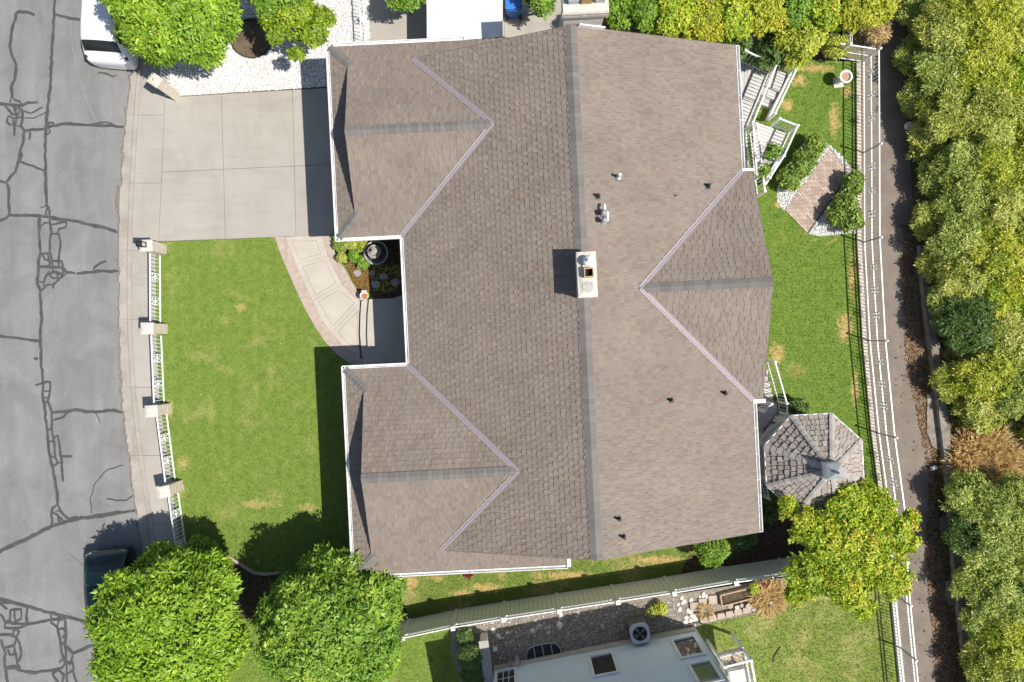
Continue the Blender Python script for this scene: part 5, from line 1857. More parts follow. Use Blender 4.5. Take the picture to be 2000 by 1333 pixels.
# ================================================================== CARS
def car(name, label, base, heading, stations, paint, glass, win_rows, rear_glass, front_glass, extras):
    """lofted body: stations = (y, w_bottom, w_mid, w_belt, z_belt, w_roof, z_roof, crown); heading rotates +y (front) of the car"""
    root = empty(name, base, label, 'car')
    rings = []
    for (y, wb, wm, wl, zb, wr_, zr_, cr) in stations:
        half = [(wb, .22), (wm, .50), (wl * 1.0, zb), (wr_, zr_), (wr_ * .55, zr_ + cr * .8), (0, zr_ + cr)]
        ring = [(x, z) for x, z in half] + [(-x, z) for x, z in half[-2::-1]]
        rings.append([Vector((x, y, z)) for x, z in ring])
    n = len(rings[0])
    me = bpy.data.meshes.new(name)
    vs = [tuple(v) for r in rings for v in r]
    fs, mi = [], []
    for i in range(len(rings) - 1):
        for k in range(n - 1):
            fs.append((i * n + k, (i + 1) * n + k, (i + 1) * n + k + 1, i * n + k + 1))
            side = k in (2, n - 4)
            top = 3 <= k <= n - 5
            m_ = 0
            if i in win_rows and side: m_ = 1
            if i == rear_glass and top: m_ = 2
            if i == front_glass and top: m_ = 3
            mi.append(m_)
    fs.append(tuple(range(n))); mi.append(0)
    fs.append(tuple(range((len(rings) - 1) * n + n - 1, (len(rings) - 1) * n - 1, -1))); mi.append(0)
    me.from_pydata(vs, [], fs)
    me.polygons.foreach_set('material_index', mi)
    for _ in range(4): me.materials.append(M[paint])
    bm = bmesh.new(); bm.from_mesh(me)
    bmesh.ops.recalc_face_normals(bm, faces=bm.faces)
    bm.to_mesh(me); bm.free()
    tmp = bpy.data.objects.new('tmp_car', me)
    COL.objects.link(tmp)
    md = tmp.modifiers.new('s', 'SUBSURF'); md.levels = 2; md.render_levels = 2
    dg = bpy.context.evaluated_depsgraph_get()
    ev = bpy.data.meshes.new_from_object(tmp.evaluated_get(dg))
    bpy.data.objects.remove(tmp)
    R3 = Matrix.Rotation(heading, 4, 'Z')
    nm = {0: ('body', paint), 1: ('side_window', glass), 2: ('rear_window', glass), 3: ('windscreen', glass)}
    for idx, (pn, mt) in nm.items():
        b2 = bmesh.new(); b2.from_mesh(ev)
        kill = [f for f in b2.faces if f.material_index != idx]
        bmesh.ops.delete(b2, geom=kill, context='FACES')
        if len(b2.faces):
            if idx:
                b2.normal_update()
                for v in b2.verts: v.co += v.normal * .004
            for f in b2.faces: f.smooth = True; f.material_index = 0
            m2 = bpy.data.meshes.new(pn); b2.transform(R3); b2.to_mesh(m2)
            m2.materials.append(M[mt])
            link(pn, m2, root, base)
        b2.free()
    B = Vector(base)
    T = lambda x, y, z: B + R3 @ Vector((x, y, z))
    L = stations[-1][0]
    for y in (L * .19, L * .81):
        for s in (-1, 1):
            o = MB().tube([T(s * .60, y, .33), T(s * .80, y, .33)], .33, 20).build('wheel', M['black'], root)
            MB().tube([T(s * .795, y, .33), T(s * .815, y, .33)], .21, 16).build('rim', M['galv'], o)
    for pn, mt, sh_ in extras:
        m2 = MB()
        for kind, *a in sh_:
            if kind == 'bar': m2.bar(T(*a[0]), T(*a[1]), a[2], a[3])
            if kind == 'tube': m2.tube([T(*p) for p in a[0]], a[1], 8)
        m2.build(pn, M[mt], root)
    return root


van = [(0.0, .66, .80, .72, .66, .66, .70, .02), (.07, .84, .93, .86, .80, .80, .86, .02), (.20, .87, .96, .90, .98, .80, 1.02, .03), (.26, .87, .965, .91, 1.02, .78, 1.12, .04),
       (.62, .87, .97, .92, 1.04, .71, 1.64, .05), (.78, .87, .97, .92, 1.05, .70, 1.71, .05), (1.5, .87, .97, .92, 1.05, .71, 1.76, .05), (2.6, .87, .97, .92, 1.04, .71, 1.76, .05), (3.3, .87, .97, .91, 1.03, .68, 1.68, .05),
       (4.0, .87, .96, .90, 1.00, .74, 1.14, .06), (4.6, .85, .94, .86, .90, .72, .98, .05), (4.95, .74, .82, .74, .68, .62, .72, .03)]
base = P(234, 140, -.15)
car('parked_car', 'white minivan parked at the kerb under the big round tree', base, math.radians(-4), van, 'car_white', 'car_glass', (4, 5, 6, 7), 3, 8,
    [('tail_light', 'tail_red', [('bar', (.80, .14, .70), (.80, .20, 1.02), .12, .10)]), ('tail_light', 'tail_red', [('bar', (-.80, .14, .70), (-.80, .20, 1.02), .12, .10)]),
     ('bumper_trim', 'car_glass', [('bar', (-.5, .035, .70), (.5, .035, .70), .02, .03)]),
     ('badge', 'dark_metal', [('bar', (-.06, .185, .99), (.06, .185, .99), .02, .04)]),
     ('roof_rail', 'car_white', [('tube', [(-.55, .95, 1.735), (-.55, 3.0, 1.765)], .02)]), ('roof_rail', 'car_white', [('tube', [(.55, .95, 1.735), (.55, 3.0, 1.765)], .02)]),
     ('wiper', 'black', [('tube', [(.05, .30, 1.17), (.45, .36, 1.24)], .012)])])

sedan = [(0.0, .66, .78, .72, .62, .62, .66, .02), (.10, .82, .90, .84, .76, .74, .80, .03), (.24, .86, .93, .88, .86, .76, .92, .04), (.52, .87, .94, .89, .94, .74, 1.02, .05),
         (.62, .87, .94, .89, .96, .71, 1.12, .05), (1.12, .87, .94, .89, .97, .62, 1.46, .05), (1.9, .87, .94, .89, .97, .62, 1.50, .05), (2.6, .87, .94, .89, .96, .62, 1.46, .05),
         (3.6, .87, .94, .89, .93, .72, 1.04, .05), (4.3, .84, .92, .84, .82, .72, .90, .04), (4.65, .72, .8, .7, .62, .6, .66, .02)]
base = P(228, 1064, -.15)
car('parked_car', 'dark green car parked at the kerb, half hidden by the lower left tree', base, math.radians(180 + 6), sedan, 'car_green', 'car_glass_reflection', (5, 6, 7), 4, 7,
    [('headlight', 'lamp_clear', [('bar', (.60, .10, .70), (.80, .18, .74), .12, .10)]), ('headlight', 'lamp_clear', [('bar', (-.60, .10, .70), (-.80, .18, .74), .12, .10)]),
     ('door_mirror', 'car_green', [('bar', (.84, 3.25, .98), (1.0, 3.25, .98), .12, .12)]), ('door_mirror', 'car_green', [('bar', (-.84, 3.25, .98), (-1.0, 3.25, .98), .12, .12)]),
     ('grille', 'black', [('bar', (-.4, .02, .60), (.4, .02, .60), .03, .08)]),
     ('wiper', 'black', [('tube', [(-.5, .66, 1.18), (.1, .70, 1.24)], .012)])])

# ================================================================== NEIGHBOUR'S HOUSE
N0, N1 = P(965, 1303), P(1355, 1226)
nd = (N1 - N0).normalized(); nn = Vector((-nd.y, nd.x, 0))        # nn points toward the big house
if nn.y < 0: nn = -nn
nh = empty('neighbour_house', (N0 + N1) / 2, 'blue-grey stucco house wall with white framed windows at the bottom edge', 'house')
WH = 4.6
a, b = N0 - nd * .0, N1
MB().prism([a, b, b - nn * 9, a - nn * 9], -.1, WH).build('wall', M['blue_stucco'], nh)
MB().bar(a + nn * .03 + Vector((0, 0, .17)), b + nn * .03 + nd * .03 + Vector((0, 0, .17)), .06, .36).build('foundation', M['stucco'], nh)
rr = [a, b, b - nn * 9.3, a - nn * 9.3]
rr = [Vector((p.x, p.y, WH)) for p in rr]
r1 = (rr[0] + rr[3]) / 2 + nd * 3 + Vector((0, 0, 1.8)); r2 = (rr[1] + rr[2]) / 2 - nd * 3 + Vector((0, 0, 1.8))
MB().add(rr + [r1, r2], [(0, 1, 5, 4), (1, 2, 5), (2, 3, 4, 5), (3, 0, 4), (3, 2, 1, 0)]).build('roof', M['ridgecap'], nh)
MB().bar(b + nd * .012 + nn * .012 + Vector((0, 0, .35)), b + nd * .012 + nn * .012 + Vector((0, 0, WH - .05)), .05, .05).build('corner_trim', plain('pale_blue_trim', (.55, .61, .66), .7), nh)


def on_wall(px, py, off=0.0):
    """where the sight line through a photo pixel meets the neighbour's wall"""
    d = P(px, py, 0) - Vector((0, 0, H))
    o = Vector((0, 0, H))
    t = (N0 + nn * off - o).dot(nn) / d.dot(nn)
    return o + d * t


def wall_window(corners, glass='win_glass', grid=None):
    pts = [on_wall(*c) for c in corners]
    xs = [(p - N0).dot(nd) for p in pts]; zs = [p.z for p in pts]
    x0, x1, z0, z1 = (xs[0] + xs[3]) / 2, (xs[1] + xs[2]) / 2, min(zs[0], zs[1]), max(zs[2], zs[3])
    W3 = lambda x, z, o: N0 + nd * x + nn * o + Vector((0, 0, z))
    fw = .11
    mb = MB()
    mb.bar(W3(x0, z0 + fw / 2, .03), W3(x1, z0 + fw / 2, .03), .09, fw).bar(W3(x0, z1 - fw / 2, .03), W3(x1, z1 - fw / 2, .03), .09, fw)
    mb.bar(W3(x0 + fw / 2, z0 + fw, .03), W3(x0 + fw / 2, z1 - fw, .03), fw, .09, up=nn).bar(W3(x1 - fw / 2, z0 + fw, .03), W3(x1 - fw / 2, z1 - fw, .03), fw, .09, up=nn)
    fr = mb.build('window', M['white'], nh)
    MB().bar(W3(x0 + fw, (z0 + z1) / 2, .006), W3(x1 - fw, (z0 + z1) / 2, .006), .012, z1 - z0 - 2 * fw).build('pane', M[glass], fr)
    if grid:
        mb = MB()
        for i in range(1, grid[0]):
            x = x0 + fw + (x1 - x0 - 2 * fw) * i / grid[0]
            mb.bar(W3(x, z0 + fw, .02), W3(x, z1 - fw, .02), .025, .02, up=nn)
        for i in range(1, grid[1]):
            z = z0 + fw + (z1 - z0 - 2 * fw) * i / grid[1]
            mb.bar(W3(x0 + fw, z, .02), W3(x1 - fw, z, .02), .02, .025)
        mb.build('muntin', M['white'], fr)


wall_window([(1147, 1285), (1197, 1275), (1212, 1312), (1159, 1326)])
wall_window([(1308, 1253), (1357, 1243), (1382, 1279), (1330, 1290)])
wall_window([(1341, 1300), (1389, 1291), (1418, 1331), (1366, 1342)], 'win_glass_green')
wall_window([(966, 1314), (1009, 1306), (1012, 1352), (966, 1362)], grid=(3, 3))
# window well with its bars
wc = (on_wall(1025, 1292) + on_wall(1095, 1278)) / 2
wc = P(1061, 1272, 0)
ww = empty('window_well', (wc.x, wc.y, 0), 'dark window well with three bars against the neighbour\'s wall', 'window well')
pts = []
for k in range(13):
    t = math.pi * k / 12
    ex = abs(math.cos(t)) ** .6 * (1 if math.cos(t) > 0 else -1) * .72
    ey = abs(math.sin(t)) ** .6 * .62
    q = wc - nn * .28 + nd * ex + nn * ey
    pts.append((q.x, q.y))
MB().prism(pts, 0, .05).build('well_shade', plain('deep_well_shade', (.02, .022, .028), .6), ww)  # flat black slab, the pit's deep shade put into its colour
mb = MB()
for p, q in zip(pts[:-1], pts[1:]):
    mb.bar((p[0], p[1], .06), (q[0], q[1], .06), .025, .16)
mb.build('rim', M['galv'], ww)
for k in (-.36, 0, .36):
    q = wc - nn * .24 + nd * k
    MB().bar(q + Vector((0, 0, .09)), q + nn * .58 + Vector((0, 0, .09)), .03, .03).build('bar', M['galv'], ww)

# air conditioner
acs = P(1243, 1222, 0)
ac = empty('air_conditioner', (acs.x, acs.y, 0), 'square grey air conditioning unit with round fan beside the neighbour\'s wall', 'air conditioner')
ra = math.atan2(nd.y, nd.x)
MB().box((acs.x, acs.y, .36), (.72, .72, .74), ra).build('casing', plain('brown_grey_louvre', (.13, .11, .095), .6, .2), ac)
mb = MB()
for k in range(9):
    for sx, sy, w_, d_ in ((0, 1, .70, .015), (0, -1, .70, .015), (1, 0, .015, .70), (-1, 0, .015, .70)):
        mb.box((acs.x + (nd.x * sx + nn.x * sy) * .365, acs.y + (nd.y * sx + nn.y * sy) * .365, .08 + k * .075), (w_, d_, .03), ra)
mb.build('louvre', plain('louvre_grey', (.22, .20, .18), .6, .2), ac)
mb = MB()
n = 24
sq = []
for k in range(n):
    t = 2 * math.pi * (k + .5) / n
    m_ = max(abs(math.cos(t)), abs(math.sin(t)))
    rr_ = min(.39 / m_, .46)
    sq.append((rr_ * math.cos(t), rr_ * math.sin(t)))
ci = [(.29 * math.cos(2 * math.pi * (k + .5) / n), .29 * math.sin(2 * math.pi * (k + .5) / n)) for k in range(n)]
T2 = lambda x, y, z: Vector((acs.x, acs.y, z)) + nd * x + nn * y
for z in (.73, .79):
    pass
vs = [T2(x, y, .79) for x, y in sq] + [T2(x, y, .79) for x, y in ci] + [T2(x, y, .72) for x, y in sq] + [T2(x, y, .66) for x, y in ci]
fs = []
for k in range(n):
    k2 = (k + 1) % n
    fs += [(k, k2, n + k2, n + k), (2 * n + k, 2 * n + k2, k2, k), (n + k, n + k2, 3 * n + k2, 3 * n + k)]
mb.add(vs, fs).build('top_cover', plain('light_grey_enamel', (.50, .52, .54), .5, .1), ac)
MB().lathe((acs.x, acs.y, .742), [(.30, 0), (.01, .001)], 24).build('fan_well', M['opening_black'], ac)
mb = MB()
for k in range(4):
    t = k * 1.571 + .4
    vs = [T2(math.cos(t + x) * r, math.sin(t + x) * r, .75 + z) for r, x, z in ((.05, 0, 0), (.26, -.25, .0), (.26, .45, .025), (.05, .6, .02))]
    mb.add(vs, [(0, 1, 2, 3)])
mb.lathe((acs.x, acs.y, .75), [(.07, 0), (.07, .02), (.001, .03)], 12)
mb.build('fan', plain('fan_blade', (.16, .17, .19), .5, .3), ac)
mb = MB()
for k in range(5):
    r = .06 + .055 * k
    ring2 = [T2(r * math.cos(t * .3491), r * math.sin(t * .3491), .797) for t in range(19)]
    mb.tube(ring2, .004, 5, False)
for k in range(6):
    t = k * 1.0472
    mb.bar(T2(0, 0, .803), T2(.29 * math.cos(t), .29 * math.sin(t), .803), .006)
mb.build('guard', M['dark_metal'], ac)
# wing wall at the left end of the neighbour's house
w0, w1 = P(944, 1254, .9), P(957, 1348, .9)
wwl = empty('wing_wall', (w0.x, w0.y, 0), 'low cream block wall with grey cap at the left end of the neighbour\'s house', 'wall')
MB().bar(Vector((w0.x, w0.y, .42)), Vector((w1.x, w1.y, .42)), .28, .88).build('block_wall', M['pillar'], wwl)
MB().bar(Vector((w0.x, w0.y + .04, .89)), Vector((w1.x, w1.y, .89)), .38, .07).build('coping', grainy('speckled_coping', (.33, .31, .28), (.48, .455, .41), 14, 80, .4, .95, .4), wwl)
for nm_, pxy, sz in (('meter_box', (1010, 1282), (.16, .14, .5)), ('meter_box', (995, 1290), (.10, .1, .35))):
    p = P(*pxy)
    tag(MB().box((p.x, p.y, sz[2] / 2 + .05), sz, ra).build(nm_, M['galv']), 'small grey meter box against the neighbour\'s wall, the ' + ('larger' if sz[0] > .12 else 'smaller') + ' one', 'meter box')
p = P(967, 1266)
tag(MB().box((p.x, p.y, .08), (.17, .15, .16), .3).build('utility_cover', M['white']), 'small white square cover on the gravel beside the wing wall', 'cover')

# white stair balcony at the neighbour's corner
bz = 1.5
bq = PL([(1402, 1283), (1452, 1270), (1466, 1345), (1430, 1350)], bz)
bl = empty('balcony', (bq[0].x, bq[0].y, 0), 'white railed landing with stacked junk at the right corner of the neighbour\'s house', 'landing')
MB().prism(bq, bz - .12, bz).build('floor', M['timber'], bl)
mb = MB()
for a, b in zip(bq[:2], bq[1:3]):
    mb.bar(a + Vector((0, 0, -.06)), b + Vector((0, 0, -.06)), .1, .25)
mb.build('fascia', M['cap'], bl)
for p in bq[:3]:
    MB().bar((p.x, p.y, 0), (p.x, p.y, bz - .12), .1).build('post', M['white'], bl)
deck_rail(bl, [tuple(bq[0]), tuple(bq[1]), tuple(bq[2])], 0, .85, .16, .055)
p = P(1440, 1316, bz + .3)
bx_ = tag(MB().box((p.x, p.y, bz + .25), (.62, .42, .48), ra).box((p.x, p.y, bz + .5), (.66, .46, .03), ra).build('storage_box', M['white']), 'white storage box standing on the neighbour\'s landing', 'box')
p = P(1424, 1300, bz + .2)
mb = MB()
for k in range(5):
    mb.bar((p.x - .3 + k * .11, p.y + .1, bz + .02), (p.x - .22 + k * .11, p.y - .25, bz + .32), .07, .02)
tag(mb.build('board_stack', M['timber']), 'loose weathered boards leaning on the neighbour\'s landing', 'boards')

# ================================================================== GARDEN BITS ALONG THE VINYL FENCE
def rock(px, py, r, label, group, mat='rock', h=.6, cat='rock'):
    c = P(px, py, 0)
    mb = MB()
    n = 8
    rs_ = [[r * random.uniform(.8, 1.15) for _ in range(n)] for _ in range(3)]
    el = random.uniform(.65, 1.0); ro = random.random() * 3.14
    vs = []
    for lvl, (zf, k) in enumerate(((0, 1.0), (.5, 1.02), (.9, .62))):
        for i in range(n):
            a = 6.283 * i / n
            x, y = rs_[lvl][i] * k * math.cos(a), rs_[lvl][i] * k * math.sin(a) * el
            vs.append((c.x + x * math.cos(ro) - y * math.sin(ro), c.y + x * math.sin(ro) + y * math.cos(ro), zf * r * h))
    vs.append((c.x, c.y, r * h))
    fs = []
    for l in (0, 1):
        fs += [(l * n + i, l * n + (i + 1) % n, (l + 1) * n + (i + 1) % n, (l + 1) * n + i) for i in range(n)]
    fs += [(2 * n + i, 2 * n + (i + 1) % n, 3 * n) for i in range(n)]
    mb.add(vs, fs, True)
    o = mb.build('garden_rock', M[mat])
    at = o.data.attributes.new('tone', 'FLOAT', 'FACE')
    at.data.foreach_set('value', [random.random()] * len(o.data.polygons))
    tag(o, label, cat, group)


for x, y, r in ((963, 1231, .13), (974, 1243, .15), (982, 1246, .07), (991, 1236, .09), (996, 1238, .05), (1008, 1235, .06), (1033, 1237, .06), (1040, 1232, .12), (1048, 1228, .07),
                (1051, 1224, .08), (1056, 1222, .08), (1072, 1225, .10), (1072, 1236, .08), (1029, 1254, .07), (1095, 1204, .14), (1130, 1198, .08), (1155, 1196, .06), (1176, 1222, .1),
                (1093, 1221, .18), (920, 1262, .07), (901, 1266, .06), (1311, 1214, .07), (1322, 1206, .06), (950, 1234, .06), (1080, 1222, .05)):
    rock(x, y, r, 'rounded grey brown rock lying in the neighbour\'s gravel bed', 'rocks in the neighbour\'s gravel bed')
for x, y, r in ((1334, 1176, .14), (1327, 1190, .12), (1345, 1193, .16), (1340, 1206, .12), (1352, 1203, .15), (1338, 1216, .13), (1349, 1213, .14), (1357, 1210, .16), (1360, 1219, .13), (1349, 1172, .11),
                (1373, 1162, .14), (1380, 1165, .1), (1367, 1166, .07), (1324, 1181, .08), (1331, 1168, .09)):
    rock(x, y, r, 'pale white rock in the heap beside the paving blocks along the vinyl fence', 'white rocks by the paving blocks', 'white_rock')
pv = [(1355, 1184), (1372, 1176.5), (1391, 1170.5)]
for k, (x, y) in enumerate(pv):
    c = P(x, y)
    tag(MB().box((c.x, c.y, .05), (.34, .34, .10), ra - .1).build('paving_block', M['paver']), 'square tan paver laid behind the wall blocks, ' + ('nearest the white rocks', 'middle one', 'nearest the timber planter')[k], 'paver', 'square pavers by the timber planter')
for k in range(9):
    c = P(1373 + k * 16.6, 1208 - k * 3.9 + random.uniform(-.5, .5))
    mb = MB()
    hw, hd = .17, .10
    q = [c + nd * a + nn * b for a, b in ((-hw, -hd), (-hw * .55, -hd * 1.4), (hw * .55, -hd * 1.4), (hw, -hd), (hw * .82, hd), (-hw * .82, hd))]
    mb.prism(q, -.02, .16)
    tag(mb.build('wall_block', M['paver']), ('tan wall block next to the white rock heap', 'second', 'third', 'fourth', 'fifth', 'sixth', 'seventh', 'eighth', 'tan wall block at the dry grass end of the row edging the lawn')[k] + ('' if k in (0, 8) else ' tan wall block from the white rock heap in the row edging the lawn'), 'wall block', 'wall blocks edging the neighbour\'s lawn')
pl = empty('timber_planter', P(1440, 1165), 'long weathered timber planter of brown soil along the vinyl fence', 'planter')
tq = [P(1404, 1160), P(1478, 1142), P(1480, 1162), P(1408, 1181)]
MB().prism(tq, -.02, .14).build('soil', M['mulch'], pl)
for a, b in zip(tq, tq[1:] + tq[:1]):
    MB().bar(a + Vector((0, 0, .11)), b + Vector((0, 0, .11)), .05, .22).build('board', M['timber'], pl)
c = P(1425, 1182)
tag(MB().lathe((c.x, c.y, 0), [(.13, 0), (.13, .09), (.11, .10), (.001, .10)], 14).build('log_slice', M['timber']), 'round tan log slice beside the timber planter', 'log slice')
for k, (x, y, s_, lb) in enumerate(((1437, 1184, .16, 'white broken block leaning beside the log slice'), (1446, 1180, .14, 'grey broken block behind the wall blocks'), (1460, 1182, .24, 'flat tan slab lying on the row of wall blocks'))):
    c = P(x, y)
    tag(MB().box((c.x, c.y, .14), (s_, s_ * .8, .1), .3 + k, ).build('broken_block', M['white_rock'] if k == 0 else M['paver']), lb, 'block')
c = P(1493, 1141, .2)
gn = empty('garden_gnome', (c.x, c.y, 0), 'small red and white garden figure against the vinyl fence', 'figurine')
MB().lathe((c.x, c.y, 0), [(.08, 0), (.1, .12), (.07, .22), (.001, .25)], 10).build('body', M['urn'], gn)
MB().lathe((c.x, c.y, 0), [(.11, .2), (.06, .28), (.001, .36)], 10).build('hat', plain('faded_red', (.35, .05, .1), .6), gn)
p = P(1822, 914)
tag(MB().box((p.x, p.y, .05), (.22, .14, .14), .3).build('litter_box', M['white']), 'small white box dropped at the edge of the lane', 'box')
for x, y, s_ in ((1775, 247, .24), (1790, 8, .3)):
    rock(x, y, s_, 'pale grey boulder at the edge of the lane ' + ('below the tallest scrub' if y > 100 else 'at the top edge of the picture'), None, 'white_rock', .7, 'boulder')
for x, y, s_ in ((1925, 908, .12), (1970, 920, .12), (1878, 868, .16)):
    rock(x, y, s_, {1925: 'small grey stone in the middle of the dry grass patch', 1970: 'small white stone right of the dry grass patch', 1878: 'pale stone at the upper left of the dry grass patch'}[x], None, 'white_rock', .7, 'stone')
# curved stone edging in the front lawn between the trees
ep = [P(x, y, 0) for x, y in ((428, 1078), (446, 1085), (465, 1097), (480, 1108), (497, 1118), (520, 1121), (545, 1118))]
mb = MB()
for a, b in zip(ep[:-1], ep[1:]):
    mb.bar(a + Vector((0, 0, .04)), b + Vector((0, 0, .04)), .10, .12)
tag(mb.build('curved_edging', M['paver']), kind='structure')
mulch_circle = sheet('tree_mulch', [(440, 1092), (470, 1105), (500, 1122), (545, 1122), (560, 1200), (470, 1210), (430, 1180)], .008, 'mulch')

# ================================================================== VEGETATION
def unit(a):
    return a / np.maximum(np.linalg.norm(a, axis=-1, keepdims=True), 1e-9)


def leaf_mesh(name, centers, axes, mat, leaf_len, leaflets, wratio, spread, droop, tone_bias=None, jitter=.25, tone_sd=.18, flat=False):
    """clusters of folded leaflets: centers (N,3), axes (N,3) pointing out of the crown"""
    N = len(centers)
    if N == 0: return None
    k = leaflets
    t = unit(np.cross(axes, RNG.normal(size=(N, 3))))
    b = np.cross(axes, t)
    ang = (np.arange(k)[None] * (2 * np.pi / k) + RNG.random((N, 1)) * 6.283 + RNG.normal(0, .35, (N, k)))
    phi = spread + RNG.normal(0, .3, (N, k))
    d = (np.cos(ang) * np.sin(phi))[..., None] * t[:, None] + (np.sin(ang) * np.sin(phi))[..., None] * b[:, None] + np.cos(phi)[..., None] * axes[:, None]
    d[..., 2] -= droop
    d = unit(d)
    L = leaf_len * (1 + RNG.normal(0, jitter, (N, k))).clip(.45, 1.7)
    side = unit(np.cross(d, axes[:, None] + RNG.normal(0, .45, (N, k, 3))))
    if flat:
        side = unit(np.cross(d, np.array([0, 0, 1.0]) + RNG.normal(0, .25, (N, k, 3))))
    nrm = np.cross(side, d)
    nrm *= np.sign(nrm[..., 2:3] + 1e-6)
    base = centers[:, None] + d * (leaf_len * .12) + RNG.normal(0, leaf_len * .12, (N, k, 3))
    tip = base + d * L[..., None]
    tip[..., 2] -= L * .12
    mid = base + d * (L * .42)[..., None]
    w = (L * wratio)[..., None]
    s0 = mid + side * w - nrm * w * .35
    s1 = mid - side * w - nrm * w * .35
    V = np.stack([base, s0, tip, s1], 2).reshape(-1, 3)
    n = N * k
    i = np.arange(n)[:, None] * 4
    f = np.concatenate([i + np.array([[0, 1, 2]]), i + np.array([[0, 2, 3]])], 1).reshape(-1, 3)
    tn = (.45 + RNG.normal(0, .10, (N, 1)) + (0 if tone_bias is None else tone_bias[:, None]) + RNG.normal(0, tone_sd, (N, k))).clip(0, 1).reshape(-1)
    return V, f, np.repeat(tn, 2)


def crown_points(c, rad, n, lobes=40, lobe_k=9.0, lobe_amp=.26, base=.80, zmin=-.45, depth=.10, inner=.25):
    """points on an uneven, lobed crown surface (with some inside it)"""
    L = unit(RNG.normal(size=(lobes, 3)))
    L[:, 2] = np.abs(L[:, 2]) * np.where(RNG.random(lobes) < .8, 1, -.5)
    L = unit(L)
    amp = .5 + .5 * RNG.random(lobes)
    d = unit(RNG.normal(size=(int(n * 1.7), 3)))
    d = d[d[:, 2] > zmin][:n]
    dots = d @ L.T
    bumpv = (np.exp(lobe_k * (dots - 1)) * amp).max(1)
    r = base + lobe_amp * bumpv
    jit = 1 - np.abs(RNG.normal(0, depth, len(d)))
    ins = RNG.random(len(d)) < inner
    jit = np.where(ins, jit * (.62 + .3 * RNG.random(len(d))), jit)
    p = d * (r * jit)[:, None]
    li = np.argmax(np.exp(lobe_k * (dots - 1)) * amp, 1)
    ax = unit(.55 * d + .55 * (d - .75 * L[li]) * 1.2 + np.array([0, 0, .35]) + RNG.normal(0, .25, d.shape))
    return np.array(c) + p * np.array(rad), ax, bumpv, li


def trunk_mesh(t, base, top, r, limbs, rad, name='trunk'):
    mb = MB()
    base = Vector(base); top = Vector(top)
    pts = [base + (top - base) * f + Vector((random.gauss(0, .04), random.gauss(0, .04), 0)) * (f > 0) for f in (0, .25, .5, .8, 1)]
    mb.tube(pts, [r * 1.3, r, r * .9, r * .75, r * .6], 9)
    for i in range(limbs):
        a = 6.283 * i / limbs + random.uniform(-.4, .4)
        e = top + Vector((math.cos(a) * rad[0] * .72, math.sin(a) * rad[1] * .72, rad[2] * random.uniform(-.1, .65)))
        s = base.lerp(top, random.uniform(.7, 1))
        m = s.lerp(e, .5) + Vector((0, 0, .12 * rad[2])) + Vector((random.gauss(0, .1), random.gauss(0, .1), 0))
        mb.tube([s, m, e], [r * .5, r * .33, r * .1], 6)
        for _ in range(2):
            q = m.lerp(e, random.uniform(.2, .7))
            e2 = q + Vector((random.gauss(0, .3) * rad[0], random.gauss(0, .3) * rad[1], abs(random.gauss(.15, .15)) * rad[2]))
            mb.tube([q, e2], [r * .22, r * .06], 5)
    return mb.build(name, M['bark'], t)


def tree(px, py, z, rpx, label, cat, mat, n, leaf=.19, leaflets=7, wr=.17, spread=1.25, droop=.25, rz=.72, name='tree', group=None, lobes=40, lobe_k=9, lobe_amp=.26,
         base=.80, ry=None, zmin=-.45, trunk_r=.12, limbs=7, depth=.1, inner=.25, extra=(), lobe_tone=.12):
    """crown whose equator (height z) shows at photo pixel px,py with radius rpx; extra = more sub-crowns (dx,dy,dz,scale)"""
    c = P(px, py, z)
    s = (H - z) / F
    rx = rpx * s
    ryy = (ry or rpx) * s
    rad = (rx, ryy, rx * rz)
    g = Vector((c.x, c.y, -.02))
    t = empty(name, g, label, cat, group)
    sets = [crown_points(c, rad, n, lobes, lobe_k, lobe_amp, base, zmin, depth, inner)]
    for dx, dy, dz_, sc in extra:
        cc = c + Vector((dx * rx, dy * ryy, dz_ * rad[2]))
        sets.append(crown_points(cc, tuple(q * sc for q in rad), int(n * sc * sc * 1.1), max(8, int(lobes * sc)), lobe_k, lobe_amp, base, zmin, depth, inner))
    Vs, Fs, Ts = [], [], []
    off = 0
    for pts, ax, bv, li in sets:
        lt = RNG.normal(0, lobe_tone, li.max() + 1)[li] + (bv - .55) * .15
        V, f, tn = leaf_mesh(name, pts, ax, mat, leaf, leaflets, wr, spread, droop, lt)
        Vs.append(V); Fs.append(f + off); Ts.append(tn); off += len(V)
    V = np.concatenate(Vs) - np.array(g)
    V[:, 2] = np.maximum(V[:, 2], .03)
    link('crown' if cat in ('tree',) else 'foliage', np_mesh('foliage', V, np.concatenate(Fs), G[mat], np.concatenate(Ts)), t)
    trunk_mesh(t, g, Vector((c.x, c.y, max(.15, z - rad[2] * .35))), trunk_r, limbs, rad, 'trunk' if cat == 'tree' else 'stem')
    return t


